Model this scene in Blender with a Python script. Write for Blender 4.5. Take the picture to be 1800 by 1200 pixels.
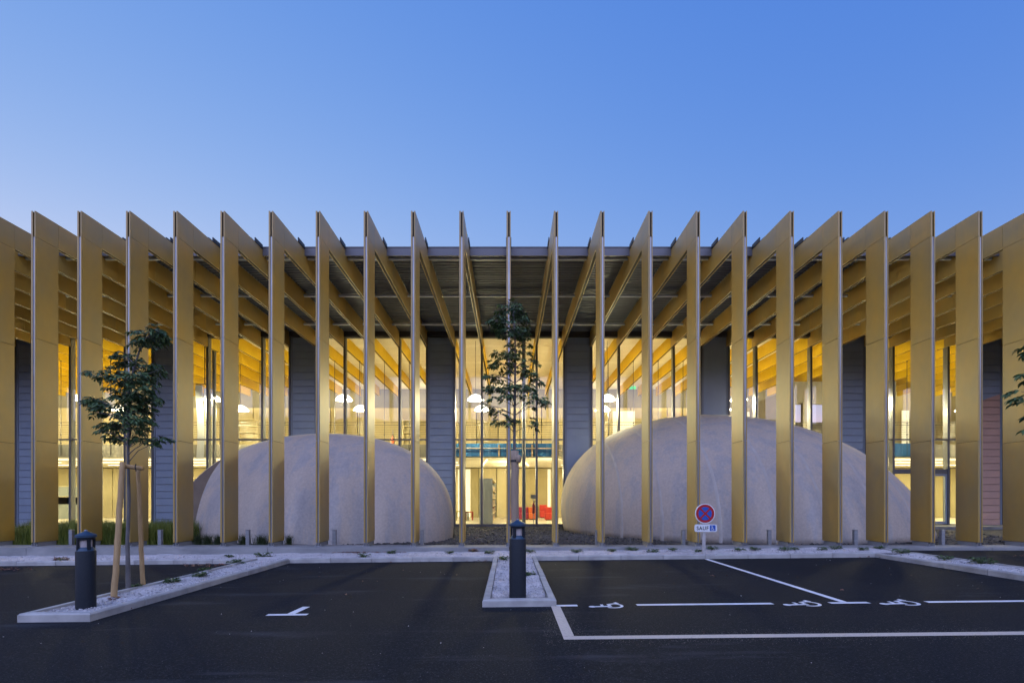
import bpy, bmesh, math, random
from mathutils import Vector, Matrix, noise
R = math.radians
random.seed(7)
SC = bpy.context.scene
for o in list(bpy.data.objects):
    bpy.data.objects.remove(o)
COL = SC.collection

# ------------------------------------------------------------------ camera, sky, exposure
EYE, F, CX, HZ = 1.55, 850.0, 895.0, 876.0
cam = bpy.data.cameras.new('camera')
cam.lens = 17.0
cam.sensor_width = 36.0
cam.shift_x = 5 / 1800
cam.shift_y = 276 / 1800
cam.clip_end = 2000
cam_o = bpy.data.objects.new('camera', cam)
cam_o.location = (0, 0, EYE)
cam_o.rotation_euler = (R(90), 0, 0)
COL.objects.link(cam_o)
SC.camera = cam_o

world = bpy.data.worlds.new('World')
SC.world = world
world.use_nodes = True
_n = world.node_tree
sky = _n.nodes.new('ShaderNodeTexSky')
sky.sky_type = 'NISHITA'
sky.sun_disc = False
sky.sun_elevation = R(2)
sky.sun_rotation = R(-34)
sky.air_density = 1.0
sky.dust_density = 0.0
sky.ozone_density = 2.0
# tone curve of the twilight sky, one power per channel, the same in every direction
_sep = _n.nodes.new('ShaderNodeSeparateColor'); _com = _n.nodes.new('ShaderNodeCombineColor')
_n.links.new(sky.outputs[0], _sep.inputs[0])
for _i, (_g, _k) in enumerate(((1.43, .80), (.815, .504), (.196, .79))):
    _p = _n.nodes.new('ShaderNodeMath'); _p.operation = 'POWER'; _p.inputs[1].default_value = _g
    _m = _n.nodes.new('ShaderNodeMath'); _m.operation = 'MULTIPLY'; _m.inputs[1].default_value = _k
    _c = _n.nodes.new('ShaderNodeMath'); _c.operation = 'MINIMUM'; _c.inputs[1].default_value = 1.1
    _n.links.new(_sep.outputs[_i], _p.inputs[0]); _n.links.new(_p.outputs[0], _m.inputs[0])
    _n.links.new(_m.outputs[0], _c.inputs[0]); _n.links.new(_c.outputs[0], _com.inputs[_i])
_n.links.new(_com.outputs[0], _n.nodes['Background'].inputs[0])
_n.nodes['Background'].inputs[1].default_value = 0.10
SC.view_settings.view_transform = 'Standard'
SC.view_settings.look = 'None'
SC.view_settings.exposure = 3.32
SC.view_settings.gamma = 1.0
SC.view_settings.use_curve_mapping = False
# after sunset: the only directional light is the broad glow of the western sky, behind the camera
sun = bpy.data.lights.new('sun', 'SUN')
sun.energy = 0.41
sun.angle = R(120)
sun.color = (.58, .62, 1.0)
sun_o = bpy.data.objects.new('sun', sun)
sun_o.rotation_euler = (R(70), 0, R(-12))
COL.objects.link(sun_o)
SC.cycles.use_denoising = True
SC.cycles.max_bounces = 8
SC.cycles.diffuse_bounces = 4
SC.cycles.glossy_bounces = 4
SC.cycles.transmission_bounces = 4
SC.cycles.transparent_max_bounces = 16
SC.cycles.caustics_reflective = False
SC.cycles.caustics_refractive = False
SC.cycles.sample_clamp_indirect = 4.0

# ------------------------------------------------------------------ helpers
def px(x, Y):
    return (x - CX) * Y / F
def pz(y, Y):
    return EYE - (y - HZ) * Y / F
def ground(X, Y=0):
    return 0.010 * max(-16.0, min(9.5, X))
def gp(x, y, dz=0.0):
    """point of the asphalt (raised by dz) seen at pixel x, y of the photograph"""
    Y = F * EYE / (y - HZ)
    for _ in range(6):
        Y = F * (EYE - ground(px(x, Y)) - dz) / (y - HZ)
    X = px(x, Y)
    return Vector((X, Y, ground(X) + dz))

class MB:
    def __init__(s):
        s.v, s.f, s.m = [], [], []
    def add(s, vs, fs, mi=0):
        b = len(s.v)
        s.v += [tuple(v) for v in vs]
        s.f += [tuple(b + i for i in f) for f in fs]
        s.m += [mi] * len(fs)
        return s
    def box(s, x0, x1, y0, y1, z0, z1, mi=0):
        vs = [(x, y, z) for z in (z0, z1) for y in (y0, y1) for x in (x0, x1)]
        return s.add(vs, [(0, 2, 3, 1), (4, 5, 7, 6), (0, 1, 5, 4), (2, 6, 7, 3), (0, 4, 6, 2), (1, 3, 7, 5)], mi)
    def cbox(s, c, d, rot=None, mi=0):
        vs = [Vector((x * d[0] / 2, y * d[1] / 2, z * d[2] / 2)) for z in (-1, 1) for y in (-1, 1) for x in (-1, 1)]
        if rot is not None:
            vs = [rot @ v for v in vs]
        return s.add([v + Vector(c) for v in vs], [(0, 2, 3, 1), (4, 5, 7, 6), (0, 1, 5, 4), (2, 6, 7, 3), (0, 4, 6, 2), (1, 3, 7, 5)], mi)
    def prism(s, poly, fn, d0, d1, mi=0):
        """extrude polygon: fn(u, v, d) -> xyz"""
        n = len(poly)
        vs = [fn(u, v, d0) for u, v in poly] + [fn(u, v, d1) for u, v in poly]
        fs = [tuple(range(n))[::-1], tuple(range(n, 2 * n))]
        fs += [(i, (i + 1) % n, n + (i + 1) % n, n + i) for i in range(n)]
        return s.add(vs, fs, mi)
    def tube(s, pts, rad, n=8, mi=0, cap=True):
        pts = [Vector(p) for p in pts]
        if not hasattr(rad, '__len__'):
            rad = [rad] * len(pts)
        vs = []
        up = None
        for i, p in enumerate(pts):
            d = (pts[min(i + 1, len(pts) - 1)] - pts[max(i - 1, 0)]).normalized()
            if up is None:
                up = Vector((1, 0, 0)) if abs(d.x) < .8 else Vector((0, 1, 0))
            a = d.cross(up).normalized()
            up = a.cross(d)
            for k in range(n):
                t = 2 * math.pi * k / n
                vs.append(p + (a * math.cos(t) + up * math.sin(t)) * rad[i])
        fs = []
        for i in range(len(pts) - 1):
            for k in range(n):
                k2 = (k + 1) % n
                fs.append((i * n + k, i * n + k2, (i + 1) * n + k2, (i + 1) * n + k))
        if cap:
            fs.append(tuple(range(n))[::-1])
            fs.append(tuple((len(pts) - 1) * n + k for k in range(n)))
        return s.add(vs, fs, mi)
    def lathe(s, prof, n=24, c=(0, 0, 0), mi=0):
        vs = [(c[0] + r * math.cos(2 * math.pi * k / n), c[1] + r * math.sin(2 * math.pi * k / n), c[2] + z) for r, z in prof for k in range(n)]
        fs = []
        for i in range(len(prof) - 1):
            for k in range(n):
                k2 = (k + 1) % n
                fs.append((i * n + k, i * n + k2, (i + 1) * n + k2, (i + 1) * n + k))
        fs.append(tuple(range(n))[::-1])
        fs.append(tuple((len(prof) - 1) * n + k for k in range(n)))
        return s.add(vs, fs, mi)
    def mesh(s, name, mats, smooth=False):
        me = bpy.data.meshes.new(name)
        me.from_pydata(s.v, [], s.f)
        for m in (mats if isinstance(mats, (list, tuple)) else [mats]):
            me.materials.append(m)
        if len(me.materials) > 1:
            me.polygons.foreach_set('material_index', s.m)
        if smooth:
            me.polygons.foreach_set('use_smooth', [True] * len(me.polygons))
        me.update()
        return me
    def build(s, name, mats, parent=None, smooth=False, loc=None):
        return link(name, s.mesh(name, mats, smooth), parent, loc)

def link(name, data, parent=None, loc=None):
    o = bpy.data.objects.new(name, data)
    COL.objects.link(o)
    if parent is not None:
        o.parent = parent
    if loc is not None:
        o.location = loc
    return o
def tag(o, label=None, cat=None, group=None, kind=None):
    if label: o['label'] = label
    if cat: o['category'] = cat
    if group: o['group'] = group
    if kind: o['kind'] = kind
    return o
def thing(name, label, cat, loc=(0, 0, 0), group=None):
    o = link(name, None, None, loc)
    o.empty_display_size = .2
    return tag(o, label, cat, group)
def copy_tree(o, parent=None, loc=None):
    c = o.copy()
    COL.objects.link(c)
    c.parent = parent
    if loc is not None:
        c.location = loc
    for ch in list(o.children):
        copy_tree(ch, c)
    return c
def smooth_by_angle(o, ang=40):
    me = o.data
    bm = bmesh.new(); bm.from_mesh(me)
    for f in bm.faces: f.smooth = True
    for e in bm.edges:
        if len(e.link_faces) == 2 and e.calc_face_angle(0) > R(ang):
            e.smooth = False
    bm.to_mesh(me); bm.free()
def bevel(o, w, seg=1):
    bm = bmesh.new(); bm.from_mesh(o.data)
    bmesh.ops.bevel(bm, geom=[e for e in bm.edges if len(e.link_faces) == 2 and e.calc_face_angle(0) > R(30)], offset=w, segments=seg, affect='EDGES', profile=.5)
    bm.to_mesh(o.data); bm.free()

# ------------------------------------------------------------------ materials
def mat(name, col, rough=.6, metal=0.0, spec=.5):
    m = bpy.data.materials.new(name)
    m.use_nodes = True
    b = m.node_tree.nodes['Principled BSDF']
    b.inputs['Base Color'].default_value = (*col, 1)
    b.inputs['Roughness'].default_value = rough
    b.inputs['Metallic'].default_value = metal
    b.inputs['Specular IOR Level'].default_value = spec
    return m
def nd(m, t, **kw):
    n = m.node_tree.nodes.new(t)
    for k, v in kw.items():
        if k in n.inputs: n.inputs[k].default_value = v
        else: setattr(n, k, v)
    return n
def lk(m, a, b): m.node_tree.links.new(a, b)
def coords(m, scale=(1, 1, 1), obj=True, objrand=False):
    tc = nd(m, 'ShaderNodeTexCoord')
    mp = nd(m, 'ShaderNodeMapping')
    mp.inputs['Scale'].default_value = scale
    lk(m, tc.outputs['Object'], mp.inputs[0])
    if objrand:
        oi = nd(m, 'ShaderNodeObjectInfo')
        mu = nd(m, 'ShaderNodeMath', operation='MULTIPLY'); mu.inputs[1].default_value = 57.0
        lk(m, oi.outputs['Random'], mu.inputs[0])
        cb = nd(m, 'ShaderNodeCombineXYZ')
        for i in range(3): lk(m, mu.outputs[0], cb.inputs[i])
        lk(m, cb.outputs[0], mp.inputs['Location'])
    return mp.outputs[0]
def noise_tex(m, vec, scale, detail=4, rough=.55):
    n = nd(m, 'ShaderNodeTexNoise')
    n.inputs['Scale'].default_value = scale; n.inputs['Detail'].default_value = detail; n.inputs['Roughness'].default_value = rough
    lk(m, vec, n.inputs['Vector'])
    return n.outputs['Fac']
def ramp(m, fac, stops):
    r = nd(m, 'ShaderNodeValToRGB')
    el = r.color_ramp.elements
    while len(el) < len(stops): el.new(.5)
    for e, (p, c) in zip(el, stops):
        e.position = p; e.color = (*c, 1)
    lk(m, fac, r.inputs[0])
    return r.outputs[0]
def mixc(m, fac, a, b, blend='MIX'):
    x = nd(m, 'ShaderNodeMix', data_type='RGBA', blend_type=blend)
    if hasattr(fac, 'links'): lk(m, fac, x.inputs[0])
    else: x.inputs[0].default_value = fac
    for s, i in ((a, 6), (b, 7)):
        if hasattr(s, 'links'): lk(m, s, x.inputs[i])
        else: x.inputs[i].default_value = (*s, 1)
    return x.outputs[2]
def base(m, c): lk(m, c, m.node_tree.nodes['Principled BSDF'].inputs['Base Color'])
def bump(m, h, strength=.3, dist=.01):
    b = nd(m, 'ShaderNodeBump'); b.inputs['Strength'].default_value = strength; b.inputs['Distance'].default_value = dist
    lk(m, h, b.inputs['Height'])
    lk(m, b.outputs[0], m.node_tree.nodes['Principled BSDF'].inputs['Normal'])
def noisy(name, c0, c1, scale=6, rough=.7, metal=0., sc=(1, 1, 1), bmp=0., dist=.01, rand=False, detail=5, spec=.4):
    m = mat(name, c0, rough, metal, spec)
    f = noise_tex(m, coords(m, sc, objrand=rand), scale, detail)
    base(m, ramp(m, f, [(.3, c0), (.7, c1)]))
    if bmp: bump(m, f, bmp, dist)
    return m

def gold_material():
    m = mat('ochre_gold_panel', (.36, .21, .015), .55, .0, .3)
    v = coords(m, (1, 1, .55), objrand=True)
    f = noise_tex(m, v, 1.0, 4, .55)
    c = ramp(m, f, [(.28, (.27, .195, .065)), (.5, (.335, .212, .036)), (.72, (.41, .228, .014))])
    g = noise_tex(m, coords(m, (30, 2, 1.2), objrand=True), 3, 4)
    base(m, mixc(m, .08, c, ramp(m, g, [(.3, (.18, .11, .01)), (.7, (.52, .32, .04))])))
    b = m.node_tree.nodes['Principled BSDF']
    b.inputs['Coat Weight'].default_value = 1.0
    b.inputs['Coat IOR'].default_value = 1.7
    b.inputs['Coat Roughness'].default_value = .52
    return m
GOLD = gold_material()
GOLD_LAMPLIT = noisy('lamplit_gold_beam', (.58, .38, .012), (.66, .42, .02), 1.2, .6, 0, (1, 1, .5), rand=True, spec=.2)  # copy of the gold panel, yellow lamplight of the hall put into its colour
DARKCORE = mat('dark_joint', (.04, .03, .02), .8)
SILVER = noisy('galvanised_steel', (.30, .31, .34), (.42, .43, .46), 9, .38, .8, (1, 1, .2), rand=True)
BLUESTEEL = noisy('grey_steel_tube', (.48, .55, .66), (.56, .63, .74), 4, .45, .1)
BLACKRAIL = mat('black_rail', (.02, .022, .028), .5, .3)
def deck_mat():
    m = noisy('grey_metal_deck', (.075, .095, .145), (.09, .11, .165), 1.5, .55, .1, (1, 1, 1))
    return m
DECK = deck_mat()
FASCIA = mat('dark_grey_fascia', (.12, .12, .135), .5, .3)
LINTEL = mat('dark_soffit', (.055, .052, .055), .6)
def cladding_mat(name, c0, c1):
    m = noisy(name, c0, c1, 1.3, .5, .25, (1, 1, .6), rand=True)
    return m
CLAD = cladding_mat('slate_grey_cladding', (.27, .345, .48), (.315, .39, .53))
CLADTRIM = mat('slate_grey_trim', (.23, .28, .37), .45, .1)
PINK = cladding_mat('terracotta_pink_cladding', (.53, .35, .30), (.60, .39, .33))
MULL = mat('anthracite_mullion', (.13, .135, .15), .42, .35)
CONC = None
def dome_mat():
    m = mat('dome_concrete', (.4, .36, .32), .8, 0, .25)
    v = coords(m)
    f1 = noise_tex(m, v, .55, 5, .6)
    f2 = noise_tex(m, coords(m, (1.1, 1.1, .13)), 1.6, 7, .65)
    f3 = noise_tex(m, v, 14, 6, .7)
    c = ramp(m, f1, [(.3, (.42, .385, .36)), (.5, (.56, .485, .415)), (.7, (.47, .445, .44))])
    c = mixc(m, .62, c, ramp(m, f2, [(.34, (.32, .34, .39)), (.45, (.43, .425, .43)), (.50, (.56, .485, .41)), (.66, (.64, .54, .43))]))
    c = mixc(m, .28, c, ramp(m, f3, [(.3, (.24, .22, .22)), (.7, (.72, .66, .61))]))
    base(m, c)
    bump(m, f3, .12, .01)
    return m
DOME = dome_mat()
REVEAL = noisy('shaded_brown_reveal', (.22, .17, .13), (.28, .22, .17), 2, .8)  # brown of the opening's cut faces, with its shade darkened into the colour
DSEAM = noisy('pale_concrete_seam', (.46, .43, .41), (.56, .53, .50), 3, .8)
PLINTH = noisy('cast_concrete', (.16, .165, .17), (.29, .29, .285), 1.1, .8, 0, (1, 1, 2.5), .15, .004)
KERB = noisy('kerb_concrete', (.27, .265, .255), (.46, .45, .43), 2.6, .85, 0, (1, 1, 1), .25, .004, rand=True)
def asphalt_mat():
    m = mat('asphalt', (.03, .03, .03), .85, 0, .12)
    v = coords(m)
    big = noise_tex(m, v, .35, 5, .6)
    fine = noise_tex(m, v, 48, 4, .8)
    streak = noise_tex(m, coords(m, (.22, 1.5, 1)), 1.1, 8, .72)
    c = ramp(m, fine, [(.35, (.004, .005, .0065)), (.55, (.0115, .0138, .0172)), (.70, (.085, .09, .098))])
    c = mixc(m, .4, c, ramp(m, big, [(.3, (.008, .0095, .0115)), (.7, (.0155, .018, .0215))]))
    c = mixc(m, ramp(m, streak, [(.56, (0, 0, 0)), (.70, (.6, .6, .6))]), c, (.058, .062, .07))
    for sc_, r_, k_ in ((26, .11, .10), (9, .045, .2)):
        vo = nd(m, 'ShaderNodeTexVoronoi'); vo.inputs['Scale'].default_value = sc_
        lk(m, v, vo.inputs['Vector'])
        c = mixc(m, ramp(m, vo.outputs['Distance'], [(r_ * .6, (1, 1, 1)), (r_, (0, 0, 0))]), c, (k_, k_, k_ * 1.03))
    base(m, c)
    bump(m, fine, .5, .006)
    return m
ASPH = asphalt_mat()
def gravel_mat(name, c0, c1, scale):
    m = mat(name, c0, .9, 0, .2)
    v = coords(m)
    vo = nd(m, 'ShaderNodeTexVoronoi'); vo.inputs['Scale'].default_value = scale
    lk(m, v, vo.inputs['Vector'])
    big = noise_tex(m, v, 2.2, 5, .65)
    sp = nd(m, 'ShaderNodeSeparateColor'); lk(m, vo.outputs['Color'], sp.inputs[0])
    c = ramp(m, sp.outputs[0], [(0, c0), (1, c1)])
    c = mixc(m, .35, c, ramp(m, big, [(.3, tuple(x * .6 for x in c0)), (.7, c1)]))
    base(m, c)
    bump(m, vo.outputs['Distance'], .8, .02)
    return m
GRAVEL = gravel_mat('pale_gravel', (.40, .385, .39), (.74, .70, .69), 42)
SLATE = gravel_mat('dark_slate_chips', (.05, .05, .052), (.15, .145, .14), 22)
SAND = noisy('grey_bedding_sand', (.28, .275, .265), (.36, .35, .33), 20, .9)
def worn_paint():
    m = mat('white_road_paint', (.7, .7, .7), .75)
    v = coords(m)
    w = noise_tex(m, v, 34, 6, .75); w2 = noise_tex(m, v, 3.5, 4, .6)
    c = ramp(m, w2, [(.3, (.60, .60, .60)), (.7, (.80, .80, .80))])
    base(m, mixc(m, ramp(m, w, [(.30, (1, 1, 1)), (.38, (0, 0, 0))]), c, (.05, .05, .05)))
    return m
WHITEPAINT = worn_paint()
def tan_paint():
    m = mat('tan_road_paint', (.42, .37, .33), .85)
    v = coords(m)
    f = noise_tex(m, v, 60, 3, .7)
    base(m, ramp(m, f, [(.3, (.16, .14, .12)), (.38, (.50, .42, .33)), (.7, (.61, .515, .405))]))
    return m
TANPAINT = tan_paint()
def speck_mat():
    m = noisy('tan_overspray', (.16, .145, .13), (.26, .235, .21), 60, .9)
    return m
OVERSPRAY = speck_mat()
CEIL = noisy('cream_ceiling', (.70, .66, .56), (.76, .72, .62), 2, .7)
WALLC = noisy('cream_wall', (.52, .445, .27), (.58, .50, .32), 1.2, .7)
WALLO = noisy('olive_cream_wall', (.37, .31, .165), (.42, .355, .20), 1.2, .7)
WALLD = noisy('taupe_wall', (.20, .185, .15), (.25, .23, .19), 1.2, .7)
FLOORM = noisy('pale_floor', (.52, .46, .36), (.58, .52, .41), 2, .45)
BLUEBAND = mat('sky_reflection_balustrade', (.03, .12, .30), .25, 0, .6)  # sky's reflection in the balustrade glass painted in as flat blue
CABLE = mat('dark_steel_cable', (.05, .05, .055), .4, .6)
def emit(name, col, s):
    m = mat(name, col, .6)
    b = m.node_tree.nodes['Principled BSDF']
    b.inputs['Emission Color'].default_value = (*col, 1)
    b.inputs['Emission Strength'].default_value = s
    return m
SHADE = emit('lit_lamp_shade', (1.0, .92, .74), .42)
STRIP = emit('lit_strip_light', (1.0, .90, .66), .30)
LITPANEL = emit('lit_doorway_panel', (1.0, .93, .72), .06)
EXITG = emit('green_exit_light', (.05, .65, .25), .05)
def glass_mat():
    m = bpy.data.materials.new('window_glass'); m.use_nodes = True
    nt = m.node_tree; nt.nodes.clear()
    out = nt.nodes.new('ShaderNodeOutputMaterial')
    tr = nt.nodes.new('ShaderNodeBsdfTransparent'); tr.inputs[0].default_value = (.93, .95, .94, 1)
    gl = nt.nodes.new('ShaderNodeBsdfGlossy'); gl.inputs['Roughness'].default_value = .0
    gl.inputs[0].default_value = (.95, .97, 1, 1)
    lw = nt.nodes.new('ShaderNodeLayerWeight'); lw.inputs[0].default_value = .5
    p5 = nt.nodes.new('ShaderNodeMath'); p5.operation = 'POWER'; p5.inputs[1].default_value = 5
    nt.links.new(lw.outputs['Facing'], p5.inputs[0])
    fr = nt.nodes.new('ShaderNodeMath'); fr.operation = 'MULTIPLY_ADD'; fr.inputs[1].default_value = .94; fr.inputs[2].default_value = .045
    nt.links.new(p5.outputs[0], fr.inputs[0])
    mx = nt.nodes.new('ShaderNodeMixShader')
    nt.links.new(fr.outputs[0], mx.inputs[0]); nt.links.new(tr.outputs[0], mx.inputs[1]); nt.links.new(gl.outputs[0], mx.inputs[2])
    nt.links.new(mx.outputs[0], out.inputs[0])
    return m
GLASS = glass_mat()
BOLLARD = noisy('anthracite_powder_coat', (.014, .018, .024), (.018, .023, .030), 40, .6, .0, spec=.2)
BOLLCAP = mat('blue_grey_powder_coat', (.022, .055, .10), .45, .1)
OPAL = mat('clear_lantern_lens', (.45, .40, .40), .25, 0, .5)
POST = noisy('weathered_grey_post', (.24, .25, .27), (.32, .33, .35), 12, .6, .3)
REDP = mat('red_sign_enamel', (.40, .012, .02), .4)
BLUEP = mat('blue_sign_enamel', (.015, .09, .42), .4)
WHITEP = mat('white_sign_enamel', (.72, .74, .76), .4)
BLACKP = mat('black_sign_print', (.012, .012, .015), .5)
SIGNPOST = noisy('galvanised_post', (.42, .40, .40), (.56, .54, .53), 14, .55, .4, (1, 1, .3))
WOOD = noisy('round_pine_stake', (.34, .22, .10), (.46, .31, .15), 5, .8, 0, (6, 6, .7), .3, .004)
WOODG = noisy('weathered_stake', (.26, .19, .13), (.36, .27, .19), 5, .85, 0, (6, 6, .6), .4, .005)
BARK = noisy('smooth_grey_bark', (.085, .08, .08), (.17, .16, .155), 7, .85, 0, (1, 1, .5), .4, .004)
STRAP = mat('black_rubber_strap', (.015, .015, .016), .6)
def leaf_mat(name, c0, c1, c2):
    m = mat(name, c0, .5, 0, .35)
    g = nd(m, 'ShaderNodeNewGeometry')
    base(m, ramp(m, g.outputs['Random Per Island'], [(0, c0), (.5, c1), (1, c2)]))
    return m
LEAF = leaf_mat('dark_green_leaf', (.030, .066, .024), (.065, .120, .040), (.115, .180, .060))
WEED = leaf_mat('weed_leaf', (.035, .070, .022), (.065, .11, .035), (.10, .14, .05))
GRASSM = leaf_mat('grass_blade', (.08, .125, .022), (.15, .20, .035), (.26, .28, .055))
CLUMPM = leaf_mat('dark_grass_blade', (.03, .05, .025), (.05, .075, .03), (.085, .11, .04))
PEB = leaf_mat('grey_pebble', (.27, .26, .265), (.42, .40, .40), (.60, .57, .56))
LITTER = leaf_mat('dead_leaf', (.10, .045, .03), (.17, .075, .045), (.24, .13, .08))

# ------------------------------------------------------------------ ground
YF, DF = 13.86, 23.98            # fin front, glass facade
TOP, PT = 9.79, .18              # fin top, plinth top
xs = [-500, -60, -16] + [x * .5 for x in range(-30, 19)] + [9.5, 16, 60, 500]
ys = [-300, -40, -5, 0, 3, 5, 7, 9, 11, 13.7, 60, 700]
g = MB()
g.v = [(x, y, ground(x)) for y in ys for x in xs]
nx = len(xs)
g.f = [(j * nx + i, j * nx + i + 1, (j + 1) * nx + i + 1, (j + 1) * nx + i) for j in range(len(ys) - 1) for i in range(nx - 1)]
g.m = [0] * len(g.f)
asphalt = tag(g.build('asphalt', ASPH), kind='structure')

def sheet(name, poly, m, h, parent=None, sub=True):
    """thin painted sheet following the ground; poly is convex, in plan"""
    b = MB()
    n = len(poly)
    b.add([(x, y, ground(x) + h) for x, y in poly] + [(x, y, ground(x) + .0005) for x, y in poly],
          [tuple(range(n))] + [(i, n + i, n + (i + 1) % n, (i + 1) % n) for i in range(n)])
    return b.build(name, m, parent)
def strip(name, p, q, w, m, h=.004):
    p, q = Vector(p).to_2d(), Vector(q).to_2d()
    d = (q - p); L = d.length; d /= L
    nrm = Vector((-d.y, d.x)) * w / 2
    b = MB()
    N = max(1, int(L / .5))
    for i in range(N + 1):
        c = p + d * L * i / N
        for s_ in (1, -1):
            e = c + nrm * s_
            b.v.append((e.x, e.y, ground(e.x) + h))
    b.f = [(2 * i, 2 * i + 1, 2 * i + 3, 2 * i + 2) for i in range(N)]
    b.m = [0] * N
    return b.build(name, m, asphalt)

YL = 6.97
def lx(x): return px(x, YL)
for x0, x1 in ((977, 1015), (1118, 1358), (1457, 1527)):
    strip('parking_line', (lx(x0 + 1), YL), (lx(x1), YL), .10, WHITEPAINT)
strip('parking_line', (lx(1628), YL), (9.4, YL), .10, WHITEPAINT)
strip('parking_line', (4.90, 12.02), (4.86, YL + .055), .10, WHITEPAINT)
p = gp(505, 1080)
strip('parking_line', (gp(470, 1080).x, p.y), (gp(540, 1080).x, p.y), .09, WHITEPAINT)
strip('parking_line', (p.x + .03, p.y + .05), (p.x + .06, p.y + .48), .11, WHITEPAINT)
TY = 5.36
strip('tan_line', (.60, TY), (16, TY + .02), .13, TANPAINT)
strip('tan_line', (.665, TY + .069), (.665, YL - .03), .13, TANPAINT)
# paint overspray beside the tan line: loose specks
b = MB()
rs = random.Random(3)
for _ in range(2600):
    if rs.random() < .85:
        X = rs.uniform(.4, 8.5); Y = TY + rs.choice((-1, 1)) * (.065 + abs(rs.gauss(0, .11)))
    else:
        Y = rs.uniform(TY, YL - .05); X = .665 + rs.choice((-1, 1)) * (.065 + abs(rs.gauss(0, .10)))
    r = rs.uniform(.0025, .006)
    b.add([(X + r * math.cos(a), Y + r * math.sin(a), ground(X) + .003) for a in (0, 1.57, 3.14, 4.71)], [(0, 1, 2, 3)])
tag(b.build('paint_specks', OVERSPRAY, asphalt), kind='stuff')

def wheelchair(px0, name, mk, flip_plane):
    """strokes of the access symbol as flat polygons; mk(u, v) -> xyz, u right, v up, unit height"""
    b = MB()
    def stroke(pts, w):
        for (a0, b0), (a1, b1) in zip(pts[:-1], pts[1:]):
            d = Vector((a1 - a0, b1 - b0)); L = d.length; d /= L
            n = Vector((-d.y, d.x)) * w / 2; e = d * w * .4
            q = [(a0 - e.x + n.x, b0 - e.y + n.y), (a1 + e.x + n.x, b1 + e.y + n.y), (a1 + e.x - n.x, b1 + e.y - n.y), (a0 - e.x - n.x, b0 - e.y - n.y)]
            b.add([mk(*c) for c in q], [(0, 1, 2, 3)])
    def arc(c, r, a0, a1, w, n=16):
        vs = []
        for i in range(n + 1):
            t = R(a0 + (a1 - a0) * i / n)
            for rr in (r + w / 2, r - w / 2):
                vs.append(mk(c[0] + rr * math.cos(t), c[1] + rr * math.sin(t)))
        b.add(vs, [(2 * i, 2 * i + 1, 2 * i + 3, 2 * i + 2) for i in range(n)])
    b.add([mk(.0 + .11 * math.cos(t * .5236), .90 + .11 * math.sin(t * .5236)) for t in range(12)], [tuple(range(12))])
    stroke([(0, .80), (.03, .36)], .13)
    stroke([(.02, .58), (.25, .58)], .09)
    stroke([(.03, .36), (.30, .36), (.42, .06), (.52, .10)], .10)
    arc((.10, .27), .28, 140, 335, .085)
    return b
for x0, x1 in ((1035, 1098), (1377, 1446), (1547, 1619)):
    XL, XR = lx(x0) * .987, lx(x1) * .987
    H = XR - XL
    def mk(u, v, XR=XR, H=H):
        X = XR - (v + .07) / 1.08 * H
        return (X, YL - .03 + (u - .12) * H * .92, ground(X) + .004)
    wheelchair(0, 'w', mk, 0).build('wheelchair_symbol', WHITEPAINT, asphalt)

# ------------------------------------------------------------------ kerbs and planters
KH, KW = .11, .105
def kerb_run(root, p0, p1, inward, skew0=0, skew1=0, L=1.0):
    p0, p1 = Vector(p0), Vector(p1)
    d = p1 - p0; tot = d.length; d /= tot
    inw = Vector(inward)
    n = max(1, round(tot / L))
    for i in range(n):
        a = p0 + d * (tot * i / n + (.006 if i else 0)); c = p0 + d * (tot * (i + 1) / n - (.006 if i < n - 1 else 0))
        jit = random.uniform(-.006, .006); jy = random.uniform(-.005, .005)
        vs = []
        prof = [(0, -.06), (0, KH - .02), (.018, KH), (KW, KH), (KW, -.06)]
        for e, sk in ((a, skew0 if i == 0 else 0), (c, skew1 if i == n - 1 else 0)):
            for w, h in prof:
                q = e + inw * (w + jy) + d * sk * w
                vs.append((q.x, q.y, ground(q.x) + h + jit))
        m = MB().add(vs, [(0, 1, 6, 5), (1, 2, 7, 6), (2, 3, 8, 7), (3, 4, 9, 8), (4, 3, 2, 1, 0), (5, 6, 7, 8, 9)])
        m.build('kerb_stone', KERB, root)
def kerb_root():
    return tag(link('kerb', None), kind='structure')
YK = 12.05                      # front of the back kerb
IL0, IL1, IC0, IC1, IR0, IR1 = -6.42, -5.47, -.385, .675, 9.12, 10.25
YI0, YI1 = 6.31, 6.93           # island tips
kb = kerb_root()
kerb_run(kb, (-24, YK), (IL0, YK), (0, 1)); kerb_run(kb, (IL1, YK), (IC0, YK), (0, 1))
kerb_run(kb, (IC1, YK), (IR0, YK), (0, 1))
ki = kerb_root()
kerb_run(ki, (IL0, YI0 + .0), (IL1, YI0), (0, 1), 1, -1, 1.05)
kerb_run(ki, (IL0, YI0), (IL0, YK), (1, 0), 1, 1); kerb_run(ki, (IL1, YI0), (IL1, YK), (-1, 0), 1, 1)
kc = kerb_root()
kerb_run(kc, (IC0, YI1), (IC1, YI1), (0, 1), 1, -1, 1.1)
kerb_run(kc, (IC0, YI1), (IC0, YK), (1, 0), 1, 1); kerb_run(kc, (IC1, YI1), (IC1, YK), (-1, 0), 1, 1)
kr = kerb_root()
kerb_run(kr, (IR0, 6.4), (IR1, 6.4), (0, 1), 1, -1, 1.2)
kerb_run(kr, (IR0, 6.4), (IR0, YK), (1, 0), 1, 1); kerb_run(kr, (IR1, 6.4), (IR1, 13.6), (-1, 0), 1)

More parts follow.
